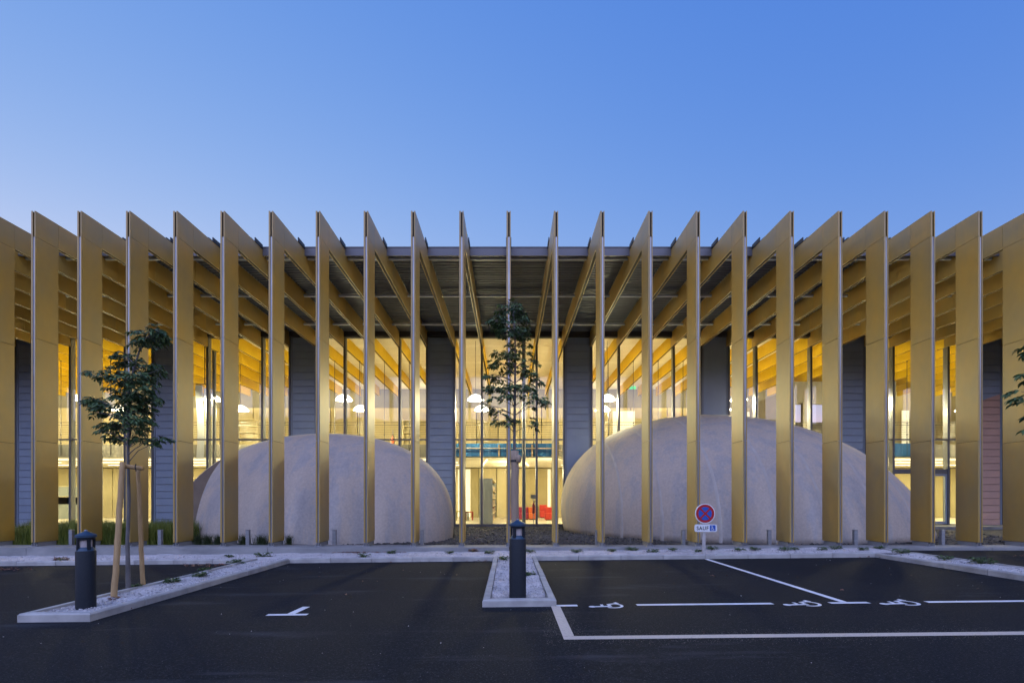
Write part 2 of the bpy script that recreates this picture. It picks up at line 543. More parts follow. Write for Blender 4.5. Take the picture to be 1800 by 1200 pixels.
def gravel_patch(x0, x1, y0, y1, step=.09, seed=0, wavy=0.0, amp=.035):
    b = MB()
    nx_ = max(2, int((x1 - x0) / step)); ny_ = max(2, int((y1 - y0) / step))
    for j in range(ny_ + 1):
        for i in range(nx_ + 1):
            x = x0 + (x1 - x0) * i / nx_; y = y0 + (y1 - y0) * j / ny_
            if wavy and j == 0:
                y += wavy * (noise.noise((x * 4, seed, 0)) + .3)
            z = ground(x) + .075 + amp * noise.noise((x * 1.7, y * 1.7, seed)) + amp * .4 * noise.noise((x * 6, y * 6, seed + 5))
            b.v.append((x, y, z))
    b.f = [(j * (nx_ + 1) + i, j * (nx_ + 1) + i + 1, (j + 1) * (nx_ + 1) + i + 1, (j + 1) * (nx_ + 1) + i) for j in range(ny_) for i in range(nx_)]
    if wavy:      # turned-down torn edge of the gravel mat
        k = len(b.v)
        for i in range(nx_ + 1):
            v = b.v[i]; b.v.append((v[0], v[1] + .01, ground(v[0]) + .02))
        b.f += [(i, k + i, k + i + 1, i + 1) for i in range(nx_)]
    b.m = [0] * len(b.f)
    return b
for name, args in (('gravel', (-24, IR1 - .1, YK + KW - .01, 13.66, .16, 1)), ('gravel', (IL0 + .1, IL1 - .1, YI0 + .1, YK + .12, .09, 2)),
                   ('gravel', (IR0 + .1, IR1 - .1, 6.4, YK + .12, .1, 4))):
    tag(gravel_patch(*args).build(name, GRAVEL, smooth=True), kind='stuff')
tag(gravel_patch(IC0 + .115, IC1 - .115, 7.42, YK + .12, .06, 3, .12, .06).build('gravel', GRAVEL, smooth=True), kind='stuff')
b = MB(); b.add([(x, y, ground(x) + .03) for x, y in ((IC0 + .09, YI1 + .09), (IC1 - .09, YI1 + .09), (IC1 - .09, 8), (IC0 + .09, 8))], [(0, 1, 2, 3)])
tag(b.build('bedding_sand', SAND), kind='structure')

# unseen ridge added for the houses behind the camera: cuts the mirrored sky
b = MB()
N = 260
for i in range(N + 1):
    X = -520 + 1040 * i / N
    hh = 35 + 4 * noise.noise((X * .012, 3, 0)) + 3 * noise.noise((X * .06, 7, 0)) + 1.6 * noise.noise((X * .23, 9, 0))
    for yy, zf in ((-118, .0), (-124, .55), (-134, .9), (-150, 1.0), (-230, 1.02)):
        b.v.append((X, yy - abs(X) * .0 + 2 * noise.noise((X * .1, yy, 0)), -1 + hh * zf))
b.f = [(5 * i + j, 5 * i + j + 5, 5 * i + j + 6, 5 * i + j + 1) for i in range(N) for j in range(4)]
b.m = [0] * len(b.f)
SKYLINE = noisy('stand_in_ridge', (.03, .04, .025), (.06, .075, .04), .12, .9)
tag(b.build('skyline_stand_in', SKYLINE, smooth=True), kind='structure')

# loose pebbles lying on the planters
b = MB(); rs = random.Random(17)
def pebble(b, x, y, z, r):
    M = Matrix.Rotation(rs.uniform(0, 6.28), 3, 'Z')
    ax = [Vector((rs.uniform(.7, 1.3), 0, 0)), Vector((0, rs.uniform(.6, 1.2), 0)), Vector((0, 0, rs.uniform(.4, .8)))]
    vs = [M @ (s_ * a) * r + Vector((x, y, z)) for a in ax for s_ in (1, -1)]
    b.add(vs, [(0, 2, 4), (2, 1, 4), (1, 3, 4), (3, 0, 4), (2, 0, 5), (1, 2, 5), (3, 1, 5), (0, 3, 5)])
for x0_, x1_, y0_, y1_, n_ in ((IC0 + .12, IC1 - .12, 7.05, YK, 1500), (IL0 + .12, IL1 - .12, YI0 + .15, YK, 1500), (-15, IR0, YK + .15, 13.5, 2600), (IR0 + .12, IR1 - .12, 8, YK, 500)):
    for _ in range(n_):
        x_, y_ = rs.uniform(x0_, x1_), rs.uniform(y0_, y1_)
        pebble(b, x_, y_, ground(x_) + .085 if y_ > 7.45 or x_ < -1 or x_ > 1 else ground(x_) + .035, rs.choice((.008, .011, .014, .020)))
tag(b.build('pebbles', PEB), kind='stuff')

# yard of slate chips between plinth and facade
b = MB()
for j in range(41):
    for i in range(241):
        x = -36 + 72 * i / 240; y = 14.1 + (23.9 - 14.1) * j / 40
        b.v.append((x, y, .135 + .03 * noise.noise((x * 1.3, y * 1.3, 9))))
b.f = [(j * 241 + i, j * 241 + i + 1, (j + 1) * 241 + i + 1, (j + 1) * 241 + i) for j in range(40) for i in range(240)]
b.m = [0] * len(b.f)
tag(b.build('slate_bed', SLATE, smooth=True), kind='structure')
b = MB(); rs = random.Random(11)
def stone(b, x, y, z, r):
    ax = [Vector((rs.uniform(.7, 1.3), 0, 0)), Vector((0, rs.uniform(.6, 1.2), 0)), Vector((0, 0, rs.uniform(.3, .6)))]
    M = Matrix.Rotation(rs.uniform(0, 6.28), 3, 'Z') @ Matrix.Rotation(rs.uniform(-.5, .5), 3, 'X')
    vs = [M @ (s_ * a) * r + Vector((x, y, z)) for a in ax for s_ in (1, -1)]
    b.add(vs, [(0, 2, 4), (2, 1, 4), (1, 3, 4), (3, 0, 4), (2, 0, 5), (1, 2, 5), (3, 1, 5), (0, 3, 5)])
for _ in range(9000):
    x, y = (rs.uniform(-5, 5), rs.uniform(14.3, 23.8)) if rs.random() < .8 else (rs.uniform(9, 19), rs.uniform(14.3, 22.5))
    stone(b, x, y, .145 + .03 * noise.noise((x * 1.3, y * 1.3, 9)), rs.uniform(.03, .09))
tag(b.build('slate_chips', SLATE), kind='stuff')
tag(MB().box(16.2, 34, 22.2, 23.85, .1, .26).build('walkway', PLINTH), kind='structure')

# plinth wall
pw = thing('plinth_wall', 'long low smooth concrete wall running under the feet of the gold fins', 'wall')
for i in range(-5, 5):
    o = MB().box(i * 6.8 + .004, (i + 1) * 6.8 - .004, 13.61, 14.36, -.6, PT).build('wall_segment', PLINTH, pw)
    bevel(o, .012, 2)

# ------------------------------------------------------------------ the building
bld = thing('library_building', 'long building with gold fins, dark canopy, grey cladding and tall lit glass front', 'building')
T = .122                        # fin thickness
CD = .705                       # column depth
ZB, ZJ = 9.06, (6.15, 3.21)     # beam underside, panel joints
ZC = .30                        # column bottom
def skins(y0, y1, z0, z1, front=False):
    """one cladding panel: folded gold sheet wrapped over both cheeks of the fin"""
    b = MB(); h = T / 2; s_ = .018
    b.box(-h, -h + s_, y0, y1, z0, z1); b.box(h - s_, h, y0, y1, z0, z1)
    if y0 == YF:                 # folded lips round the open front edge
        b.box(-h + s_ + .0005, -h + .046, y0, y0 + .008, z0, z1); b.box(h - .030, h - s_ - .0005, y0, y0 + .008, z0, z1)
    return b
fin = link('fin', None, bld)
gj = .006
core = MB()
core.box(-T / 2 + .022, T / 2 - .022, YF + .055, YF + CD - .012, ZC + .012, ZB)
core.box(-T / 2 + .022, T / 2 - .022, YF + .055, 35.4, ZB + .012, TOP - .012)
core.build('core', DARKCORE, fin)
def panel(y0, y1, z0, z1, nm, under=False, back=False, top=False, m=None):
    b = skins(y0, y1, z0, z1)
    h = T / 2
    if under: b.box(-h + .018, h - .018, y0, y1, z0, z0 + .010)
    if back: b.box(-h + .018, h - .018, y1 - .010, y1, z0, z1)
    if top: b.box(-h + .018, h - .018, y0 + .05, y1, z1 - .012, z1 - .002)
    return b.build(nm, m or GOLD, fin)
zz = [ZC, ZJ[1], ZJ[0], ZB, TOP]
for i in range(3):
    panel(YF, YF + CD, zz[i] + (gj if i else 0), zz[i + 1] - gj, 'column_panel', back=True, under=(i == 0))
panel(YF, YF + CD - .0, ZB + gj * .5, TOP, 'corner_panel', top=True)
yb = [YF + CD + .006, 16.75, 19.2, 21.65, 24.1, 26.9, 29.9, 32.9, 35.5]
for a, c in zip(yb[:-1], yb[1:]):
    panel(a, c - gj, ZB, TOP - .002, 'beam_panel', top=True, m=GOLD_LAMPLIT if a > 24 else None)
ch = MB()                        # galvanised channel in the front edge
h = T / 2 - .019
for z0, z1 in zip([.185] + zz[1:-2], [z - .004 for z in zz[1:-1]]):
    ch.box(-h, h, YF + .045, YF + .05, z0, z1)
    ch.box(-h, -h + .006, YF + .010, YF + .044, z0, z1)
    ch.box(h - .006, h, YF + .010, YF + .044, z0, z1)
    ch.box(.0, .022, YF + .012, YF + .044, z0, z1)
ch.build('edge_channel', SILVER, fin)
ft = MB()
ft.box(-.05, .05, YF + .1, YF + CD - .05, PT, ZC - .01)
ft.build('concrete_foot', PLINTH, fin)
ft = MB(); ft.box(-.09, .09, YF - .02, YF + .12, PT, PT + .015)
for s_ in (-1, 1):
    ft.lathe([(.018, 0), (.018, .03), (.009, .03), (.009, .06)], 6, (s_ * .07, YF + .03, PT + .015))
ft.build('foot_plate', SILVER, fin)
rl = MB()
rl.box(-.085, -.055, 15.5, 15.97, TOP + .0, TOP + .13); rl.box(.055, .085, 15.5, 15.97, TOP, TOP + .13)
rl.build('roof_bracket', BLACKRAIL, fin)
rl = MB()
for i in range(40):
    y = 16.2 + i * .195
    for x_ in (-.071, .0615): rl.box(x_, x_ + .0095, y, y + .11, TOP - .03, TOP + .004)
tag(rl.build('deck_clips', SILVER, fin), kind='stuff')
MEAS = {-10: 58.5, -9: 139.5, -8: 225, -7: 308, -6: 391, -5: 476, -4: 558.7, -3: 643, -2: 726, -1: 811, 0: 894, 1: 977.5,
        2: 1058.9, 3: 1143.5, 4: 1227, 5: 1309.5, 6: 1392, 7: 1477, 8: 1557.7, 9: 1640, 10: 1723.5}
SP = 83.25 * YF / F
first = True
FINX = {}
for k in range(-28, 29):
    X = px(MEAS.get(k, 894 + 83.3 * k), YF)
    FINX[k] = X
    if first:
        fin.location.x = X; first = False
    else:
        copy_tree(fin, bld, (X, 0, 0))
        
# canopy roof
roof = link('roof', None, bld)
XR0, XR1 = -40, 40
b = MB()
pitch = .19
y = 16.1; prof = []
while y < 23.9:
    prof += [(y, 9.828), (y + pitch * .45, 9.828), (y + pitch * .55, 9.80), (y + pitch * .9, 9.80)]
    y += pitch
n = len(prof)
b.v = [(XR0, yy, z) for yy, z in prof] + [(XR1, yy, z) for yy, z in prof]
b.f = [(i, i + 1, n + i + 1, n + i) for i in range(n - 1)]; b.m = [0] * len(b.f)
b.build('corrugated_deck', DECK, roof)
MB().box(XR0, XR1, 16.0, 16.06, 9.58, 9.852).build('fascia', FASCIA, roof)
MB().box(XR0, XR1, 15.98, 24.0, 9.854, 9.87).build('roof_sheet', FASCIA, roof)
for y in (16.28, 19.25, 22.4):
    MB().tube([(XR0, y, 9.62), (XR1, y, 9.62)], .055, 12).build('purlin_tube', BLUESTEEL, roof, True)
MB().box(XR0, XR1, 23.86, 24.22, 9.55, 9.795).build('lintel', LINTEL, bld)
MB().box(XR0, XR1, 24.0, 38, 9.96, 10.2).build('roof_slab', FASCIA, roof)
MB().box(XR0, XR1, 24.22, 36.5, 9.70, 9.76).build('ceiling', CEIL, bld)

# facade bays
BAY = SP
X0F = px(895.2, DF)
def fx(k): return X0F + k * 48.15 * DF / F
ZT = 4.48
CLADK = [-18, -13, -8, -3, 2, 7, 12, 17]
ph = .3465
def cladding(k):
    x0, x1 = fx(k) + .045, fx(k + 1) - .045
    c = link('cladding_panel', None, bld)
    MB().box(x0, x1, DF + .03, DF + .25, .14, 9.54).build('backing', LINTEL, c)
    t = MB()
    for a in (x0, x1 - .09):
        t.box(a, a + .09, DF - .04, DF + .03, .14, 9.54)
    t.build('edge_trim', CLADTRIM, c)
    if k == 7:
        MB().box(x0 + .092, x1 - .092, DF - .03, DF + .028, .14, 9.54).build('flat_sheet', CLAD, c)
        return
    z = 9.54; me = None
    zmin = .14
    if k == 2:
        MB().box(x0 + .092, x1 - .092, DF - .03, DF + .028, .14, 4.684).build('flat_sheet', CLAD, c); zmin = 4.685
    def plank_mesh():
        w = x1 - x0 - .19
        b = MB()
        pr = [(-.024, .004), (-.020, 0), (.022, 0), (.022, ph - .020), (-.020, ph - .020), (-.024, ph - .024)]
        b.prism(pr, lambda u, v, d: (d, u, v), -w / 2, w / 2)
        return b.mesh('plank', CLAD)
    me = plank_mesh()
    while z - ph > zmin - .02:
        z -= ph
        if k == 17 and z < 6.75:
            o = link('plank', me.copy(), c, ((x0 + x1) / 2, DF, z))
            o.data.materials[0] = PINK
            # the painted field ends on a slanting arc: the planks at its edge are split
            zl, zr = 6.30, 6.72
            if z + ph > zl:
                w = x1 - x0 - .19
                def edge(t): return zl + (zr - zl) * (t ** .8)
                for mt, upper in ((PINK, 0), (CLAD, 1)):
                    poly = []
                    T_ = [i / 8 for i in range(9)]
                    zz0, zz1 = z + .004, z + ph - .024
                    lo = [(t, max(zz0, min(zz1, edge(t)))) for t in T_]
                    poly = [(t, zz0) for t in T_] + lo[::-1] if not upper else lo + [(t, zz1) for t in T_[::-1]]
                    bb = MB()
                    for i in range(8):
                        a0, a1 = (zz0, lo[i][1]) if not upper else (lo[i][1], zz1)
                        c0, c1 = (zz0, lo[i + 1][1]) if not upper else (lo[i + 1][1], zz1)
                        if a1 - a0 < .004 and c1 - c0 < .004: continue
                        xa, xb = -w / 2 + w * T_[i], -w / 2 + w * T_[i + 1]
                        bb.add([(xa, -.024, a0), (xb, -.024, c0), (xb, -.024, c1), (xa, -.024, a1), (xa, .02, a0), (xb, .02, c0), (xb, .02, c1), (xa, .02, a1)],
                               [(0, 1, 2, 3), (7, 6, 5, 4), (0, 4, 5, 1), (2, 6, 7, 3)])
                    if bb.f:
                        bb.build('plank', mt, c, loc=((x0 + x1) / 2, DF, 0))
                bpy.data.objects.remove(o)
        else:
            link('plank', me, c, ((x0 + x1) / 2, DF, z))
def window(k):
    x0, x1 = fx(k), fx(k + 1)
    w = link('window', None, bld)
    top, bot = 9.56, .17
    ml = k - 1 not in CLADK; mr = k + 1 in CLADK
    m = MB()
    m.box(x0 - .05, x0 + .05, DF - .07, DF + .20, bot, top)
    if mr: m.box(x1 - .05, x1 + .04, DF - .07, DF + .20, bot, top)
    m.build('mullion', MULL, w)
    x0 += .052; x1 -= .052
    door = k == 15
    f = MB()
    f.box(x0, x1, DF - .03, DF + .08, bot, bot + .13)
    f.box(x0, x1, DF - .03, DF + .08, ZT - .035, ZT + .035)
    f.box(x0, x1, DF - .03, DF + .08, top - .05, top)
    zs = [(bot + .13, ZT - .035), (ZT + .035, top - .05)]
    if k in (14, 15):
        f.box(x0, x1, DF - .05, DF + .10, 2.78, 3.02)
        zs = [(3.02, ZT - .035), (ZT + .035, top - .05)] + ([(bot + .13, 2.78)] if k == 14 else [])
    f.build('frame', MULL, w)
    for a, c in zs:
        MB().box(x0 + .002, x1 - .002, DF, DF + .012, a, c).build('pane', GLASS, w)
    if k == 15:
        d = link('door', None, bld)
        fr = MB()
        for a, c, e, g_ in ((x0 + .01, x0 + .10, bot + .14, 2.77), (x1 - .10, x1 - .01, bot + .14, 2.77), (x0 + .101, x1 - .101, bot + .14, bot + .26), (x0 + .101, x1 - .101, 2.67, 2.77)):
            fr.box(a, c, DF - .05, DF + .04, e, g_)
        fr.build('door_frame', CLADTRIM, d)
        MB().box(x0 + .101, x1 - .101, DF - .01, DF + .01, bot + .261, 2.669).build('pane', GLASS, d)
        MB().tube([(x1 - .15, DF - .05, 1.0), (x1 - .15, DF - .10, 1.02), (x1 - .15, DF - .10, 1.5), (x1 - .15, DF - .05, 1.52)], .015, 8).build('handle', SILVER, d, True)
for k in range(-19, 19):
    (cladding if k in CLADK else window)(k)

for x0_, x1_ in ((-40, fx(-19) - .06), (fx(19) + .06, 40)):
    MB().box(x0_, x1_, DF, DF + .2, .1, 9.54).build('facade_wall', CLAD, bld)
# interior
YM = 26.4
XW = 39.6
MB().box(-XW, XW, 24.3, 36.2, .05, .17).build('floor', FLOORM, bld)
mez = link('mezzanine', None, bld)
MB().box(-XW, XW, YM + .03, 36, 3.83, 4.47).build('slab', CEIL, mez)
MB().box(-XW, XW, YM + .03, 35.6, 4.471, 4.476).build('floor_finish', FLOORM, mez)
MB().box(-XW, XW, YM, YM + .025, 3.80, 4.50).build('edge_fascia', WALLD, mez)
for xa, xb in ((-4.2, 2.45), (20.2, 23)):
    MB().box(xa, xb, YM - .03, YM - .005, 3.86, 4.56).build('balustrade_glass', BLUEBAND, mez)
MB().tube([(-4.2, YM - .12, 4.28), (2.3, YM - .12, 4.28)], .03, 8).build('handrail', WOODG, mez, True)
for x in (-3.0, -1.6, -.6, 1.2):
    MB().box(x, x + .09, YM - .1, YM - .04, 3.82, 4.5).build('balustrade_post', WOODG, mez)
# curved stair balustrade right of the centre bay
pts = [(2.3 + .0, YM - .12, 4.30), (2.9, YM - .25, 4.1), (3.6, YM - .5, 3.75), (4.4, YM - .9, 3.45)]
MB().tube(pts, .03, 8).build('handrail', WOODG, mez, True)
MB().tube([(x, y, z - .38) for x, y, z in pts], .05, 8).build('handrail', WALLO, mez, True)
wires = MB()
for z in [4.68 + i * .125 for i in range(8)]:
    wires.tube([(-XW, YM - .02, z), (XW, YM - .02, z)], .006 if z < 5.5 else .014, 5)
wires.tube([(-XW, YM - .02, 5.70), (XW, YM - .02, 5.70)], .016, 5)
wires.build('guard_wire', CABLE, mez)
for k in range(-19, 20):
    r = MB(); X = px(894 + 83.25 * k, YF)
    r.tube([(X, YM - .02, 3.9), (X, YM - .02, ZB)], .016, 6)
    for z in (5.64, 5.0, 4.55, 9.0):
        r.lathe([(.02, 0), (.035, .01), (.035, .07), (.02, .08)], 6, (X, YM - .02, z))
    r.build('hanger_rod', CABLE, mez)

# back wall with panels
bw = link('back_wall', None, bld)
MB().box(-XW, 19.5, 36.0, 36.2, 0, 9.7).build('wall', WALLD, bw)
MB().box(24.0, XW, 36.0, 36.2, 0, 9.7).build('wall', WALLO, bw)
MB().box(19.5, 24.0, 36.0, 36.2, 0, 7.2).build('wall', WALLD, bw); MB().box(19.5, 24.0, 36.0, 36.2, 8.7, 9.7).build('wall', WALLD, bw)
rs = random.Random(5)
x = -XW + .3
while x < 19:
    w = rs.choice((1.1, 1.36, 1.6, 2.0))
    m_ = rs.choice((WALLC, WALLC, WALLO, WALLC))
    MB().box(x, x + w - .06, 35.62, 35.98, 4.48, 8.22).build('wall_panel', m_, bw)
    x += w
x = -XW + .3
while x < XW - 2:
    w = rs.choice((1.3, 1.7, 2.1, 2.6))
    m_ = rs.choice((WALLC, WALLC, WALLO))
    MB().box(x, x + w - .05, 35.5, 35.98, .18, 3.78).build('wall_panel', m_, bw)
    x += w
for X, w, z0, z1, mm in ((px(1096, 35.5), 1.6, 4.5, 7.95, LITPANEL), (px(1318, 35.5), 1.1, 4.5, 7.9, LITPANEL), (px(815, 35), .9, .2, 3.7, LITPANEL), (px(897, 35), .16, .2, 3.7, LITPANEL), (px(966, 35), .2, .2, 3.7, LITPANEL), (px(1600, 35), .5, 4.5, 8.0, LITPANEL)):
    MB().box(X - w / 2, X + w / 2, 35.40, 35.46, z0, z1).build('lit_panel', mm, bw)
for s_, nm in ((-1, 'side_wall'), (1, 'side_wall')):
    MB().box(s_ * XW - .1 if s_ < 0 else XW - .1, s_ * XW + .1 if s_ < 0 else XW + .1, 24.3, 36.3, 0, 9.7).build(nm, WALLC, bld)
# grey service wing inside on the right and its columns
sw = link('inner_partition', None, bld)
MB().box(17.6, 17.75, 30, 35.4, 4.48, 8.4).build('partition_wall', WALLD, sw)
MB().box(17.8, 24.8, 33.0, 33.15, 4.48, 6.3).build('partition_wall', WALLD, sw)
MB().box(17.8, 24.8, 31.0, 31.2, 7.6, 9.05).build('header_beam', WALLD, sw)
for X in (18.6, 20.4, 22.4):
    MB().box(X, X + .25, 30.6, 30.85, 4.48, 7.59).build('partition_post', WALLD, sw)
for X, Y in ((px(920.8, 24.75), 24.75), (px(376.5, 24.75), 24.75)):
    o = MB().lathe([(.095, .17), (.095, 9.7)], 16, (X, Y, 0)).build('column', MULL, bld, True); smooth_by_angle(o)

# lit lamps
def lamp_light(name, loc, power, col=(1, .86, .50), radius=.25):
    L = bpy.data.lights.new(name, 'POINT'); L.energy = power; L.color = col; L.shadow_soft_size = radius
    o = bpy.data.objects.new(name, L); COL.objects.link(o); o.location = loc
    return o
prof = [(.0, .30), (.06, .30), (.18, .27), (.32, .18), (.40, .07), (.43, 0.0), (.40, .015), (.30, .10), (.05, .20)]
PW = 88.0
pend = None
places = []
for i in range(-4, 6):
    places += [(-8.52 + 6.79 * i, 24.95, 6.62), (-8.33 + 6.79 * i, 27.2, 6.50)]
for i, (X, Y, Z) in enumerate(places):
    xp = CX + X * F / Y
    hidden = xp < 20 or xp > 1860
    if hidden:
        lamp_light('pendant_bulb', (X, Y, Z - .12), PW); continue
    row = 'near the glass' if Y < 26 else ('behind the wires' if Y < 29 else 'deep in the hall')
    side = 'far left' if xp < 250 else 'left' if xp < 500 else 'left of the middle' if xp < 760 else 'in the middle bay' if xp < 1000 else 'right of the middle' if xp < 1300 else 'right' if xp < 1560 else 'far right'
    ordn = {-3: 'over the far left fins', -2: 'left, over the small dome opening', -1: 'over the small dome', 0: 'in the middle bay beside the slim tree', 1: 'over the left part of the big dome', 2: 'over the right part of the big dome', 3: 'over the glass door', 4: 'at the far right end'}
    side = ordn[max(-3, min(4, i // 2 - 5))]
    lab = f'white dome lamp hanging {row}, {side}' 
    if pend is None:
        t = pend = thing('pendant_lamp', lab, 'lamp', (X, Y, Z), 'pendant lamps in the hall')
        o = MB().lathe(prof, 28).build('lamp_shade', SHADE, t, True)
        MB().tube([(0, 0, .29), (0, 0, 9.69 - Z)], .012, 6).build('cord', CABLE, t)
        MB().lathe([(.05, .0), (.06, .05), (.03, .12)], 10, (0, 0, .27)).build('cap', SILVER, t, True)
    else:
        t = copy_tree(pend, None, (X, Y, Z)); t['label'] = lab
    lamp_light('pendant_bulb', (X, Y, Z - .12), PW)
# strip lights under the mezzanine and fixtureless fill lights added for the upper hall
def strip_light(x0, x1, y, z, power, group):
    o = MB().box(x0, x1, y - .04, y + .04, z - .03, z).build('strip_light', STRIP, bld)
    L = bpy.data.lights.new('strip_lamp', 'AREA'); L.shape = 'RECTANGLE'; L.size = x1 - x0; L.size_y = .12; L.energy = power; L.color = (1, .88, .50)
    a = bpy.data.objects.new('strip_lamp', L); COL.objects.link(a); a.location = ((x0 + x1) / 2, y, z - .05)
for x0, x1 in ((-39, -28), (-27, -15), (-14, -3.2), (3.5, 14), (15, 27), (28, 39)):
    for y in (28.0, 30.2, 32.6):
        strip_light(x0, x1, y, 3.82, 34, 0)
for x0, x1 in ((-2.0, -1.9), (1.0, 1.1)):
    pass
for s_ in (-1, 1):
    o = MB().box(-.04, .04, -2.6, 2.6, -.03, 0).build('strip_light', STRIP, bld, loc=(s_ * 1.3 - .25, 30.5, 3.82)); o.rotation_euler.z = R(s_ * -6)
lamp_light('hall_lamp', (-.2, 30.0, 3.2), 16); lamp_light('hall_lamp', (0, 33, 3.2), 14); lamp_light('hall_lamp', (2.2, 28, 3.0), 9)
for i in range(-6, 7):
    L = bpy.data.lights.new('hall_fill', 'AREA'); L.shape = 'RECTANGLE'; L.size = 4; L.size_y = 1.0; L.energy = 6; L.color = (1, .86, .50)
    a = bpy.data.objects.new('hall_fill', L); COL.objects.link(a); a.location = (i * 6.0, 34.6, 8.25); a.rotation_euler = (R(180 - 25), 0, 0)
exec_furniture = True

# ------------------------------------------------------------------ concrete domes
def dome_point(p, th, ph_):
    cx, cy, a, b_, c, n_, rot, sx, sy = p
    e = 2 / n_
    r = math.cos(ph_) ** e if ph_ < math.pi / 2 - 1e-6 else 0.0
    z = math.sin(ph_) ** e
    x, y = a * r * math.cos(th), b_ * r * math.sin(th)
    return Vector((cx + x * math.cos(rot) - y * math.sin(rot) + sx * z, cy + x * math.sin(rot) + y * math.cos(rot) + sy * z, .10 + (c + .08) * z))
def dome_shell(p, thick, nt=128, nph=40):
    b = MB()
    for layer in (0, 1):
        q = list(p)
        if layer: q[2] -= thick; q[3] -= thick; q[4] -= thick
        off = len(b.v)
        for j in range(nph):
            ph_ = (math.pi / 2) * (j / nph)
            for i in range(nt):
                b.v.append(dome_point(q, 2 * math.pi * i / nt, ph_))
        b.v.append(dome_point(q, 0, math.pi / 2))
        top = len(b.v) - 1
        for j in range(nph - 1):
            for i in range(nt):
                f = (off + j * nt + i, off + j * nt + (i + 1) % nt, off + (j + 1) * nt + (i + 1) % nt, off + (j + 1) * nt + i)
                b.f.append(f if not layer else f[::-1])
        for i in range(nt):
            f = (off + (nph - 1) * nt + i, off + (nph - 1) * nt + (i + 1) % nt, top)
            b.f.append(f if not layer else f[::-1])
        if layer:
            for i in range(nt):
                b.f.append((i, off + i, off + (i + 1) % nt, (i + 1) % nt))
    b.m = [0] * len(b.f)
    return b
def seam_strip(p, X, y_side=-1, w=.035, hgt=.012):
    """line where the plane x = X meets the front half of the dome"""
    pts = []
    N = 46
    for j in range(N + 1):
        ph_ = (math.pi / 2) * (j / N) * .999
        best = None
        M_ = 360
        prev = None
        for i in range(M_ + 1):
            th = 2 * math.pi * i / M_
            v = dome_point(p, th, ph_)
            if prev is not None and (prev.x - X) * (v.x - X) <= 0 and prev.x != v.x:
                t = (X - prev.x) / (v.x - prev.x)
                c = prev.lerp(v, t)
                if best is None or c.y < best.y: best = c
            prev = v
        if best is None: break
        pts.append(best)
    return pts
def seam_mesh(pts, w, hgt, center):
    b = MB()
    rw = random.Random(int(abs(pts[0].x) * 100))
    for i, q in enumerate(pts):
        d = (pts[min(i + 1, len(pts) - 1)] - pts[max(i - 1, 0)]).normalized()
        n_ = (q - center).normalized()
        s_ = d.cross(n_).normalized()
        ww = w * (0.7 + .6 * abs(noise.noise((q.x * 2, q.y * 2, q.z * 3))))
        for u, h_ in ((-1, -.01), (-.6, hgt), (.6, hgt), (1, -.01)):
            b.v.append(tuple(q + s_ * u * ww + n_ * h_))
    b.f = [(4 * i + j, 4 * i + j + 1, 4 * i + j + 5, 4 * i + j + 4) for i in range(len(pts) - 1) for j in range(3)]
    b.m = [0] * len(b.f)
    return b
PR = [10.058, 22.057, 7.70, 7.013, 5.103, 2.122, 0.455, -1.275, 0.538]
PL = [-7.748, 18.404, 5.947, 3.178, 3.855, 2.246, -0.322, 0.501, 0.422]
dr = thing('concrete_dome', 'larger pale concrete dome with curved seams, right of the centre tree', 'dome')
dome_shell(PR, .3).build('shell', DOME, dr, True)
for xs_ in (px(1070, 19.5), px(1125, 19.0), px(1203, 18.6), px(1280, 18.4), px(1352, 18.3), px(1442, 18.2), px(1520, 18.4)):
    pts = seam_strip(PR, xs_)
    if len(pts) > 4:
        seam_mesh(pts, .085, .004, Vector((PR[0], PR[1], 0))).build('seam', DSEAM, dr, True)
dl = thing('concrete_dome', 'smaller pale concrete dome with a scooped opening at its left side', 'dome')
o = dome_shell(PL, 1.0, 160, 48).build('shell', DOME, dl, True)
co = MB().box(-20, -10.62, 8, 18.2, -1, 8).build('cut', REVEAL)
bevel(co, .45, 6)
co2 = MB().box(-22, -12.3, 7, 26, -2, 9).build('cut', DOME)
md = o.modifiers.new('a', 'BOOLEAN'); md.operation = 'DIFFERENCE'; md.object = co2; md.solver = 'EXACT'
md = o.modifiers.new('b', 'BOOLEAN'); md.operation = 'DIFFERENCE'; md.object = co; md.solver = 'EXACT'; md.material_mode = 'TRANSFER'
dg = bpy.context.evaluated_depsgraph_get()
nm_ = bpy.data.meshes.new_from_object(o.evaluated_get(dg))
o.modifiers.clear(); o.data = nm_
bpy.data.objects.remove(co); bpy.data.objects.remove(co2)
smooth_by_angle(o, 35)

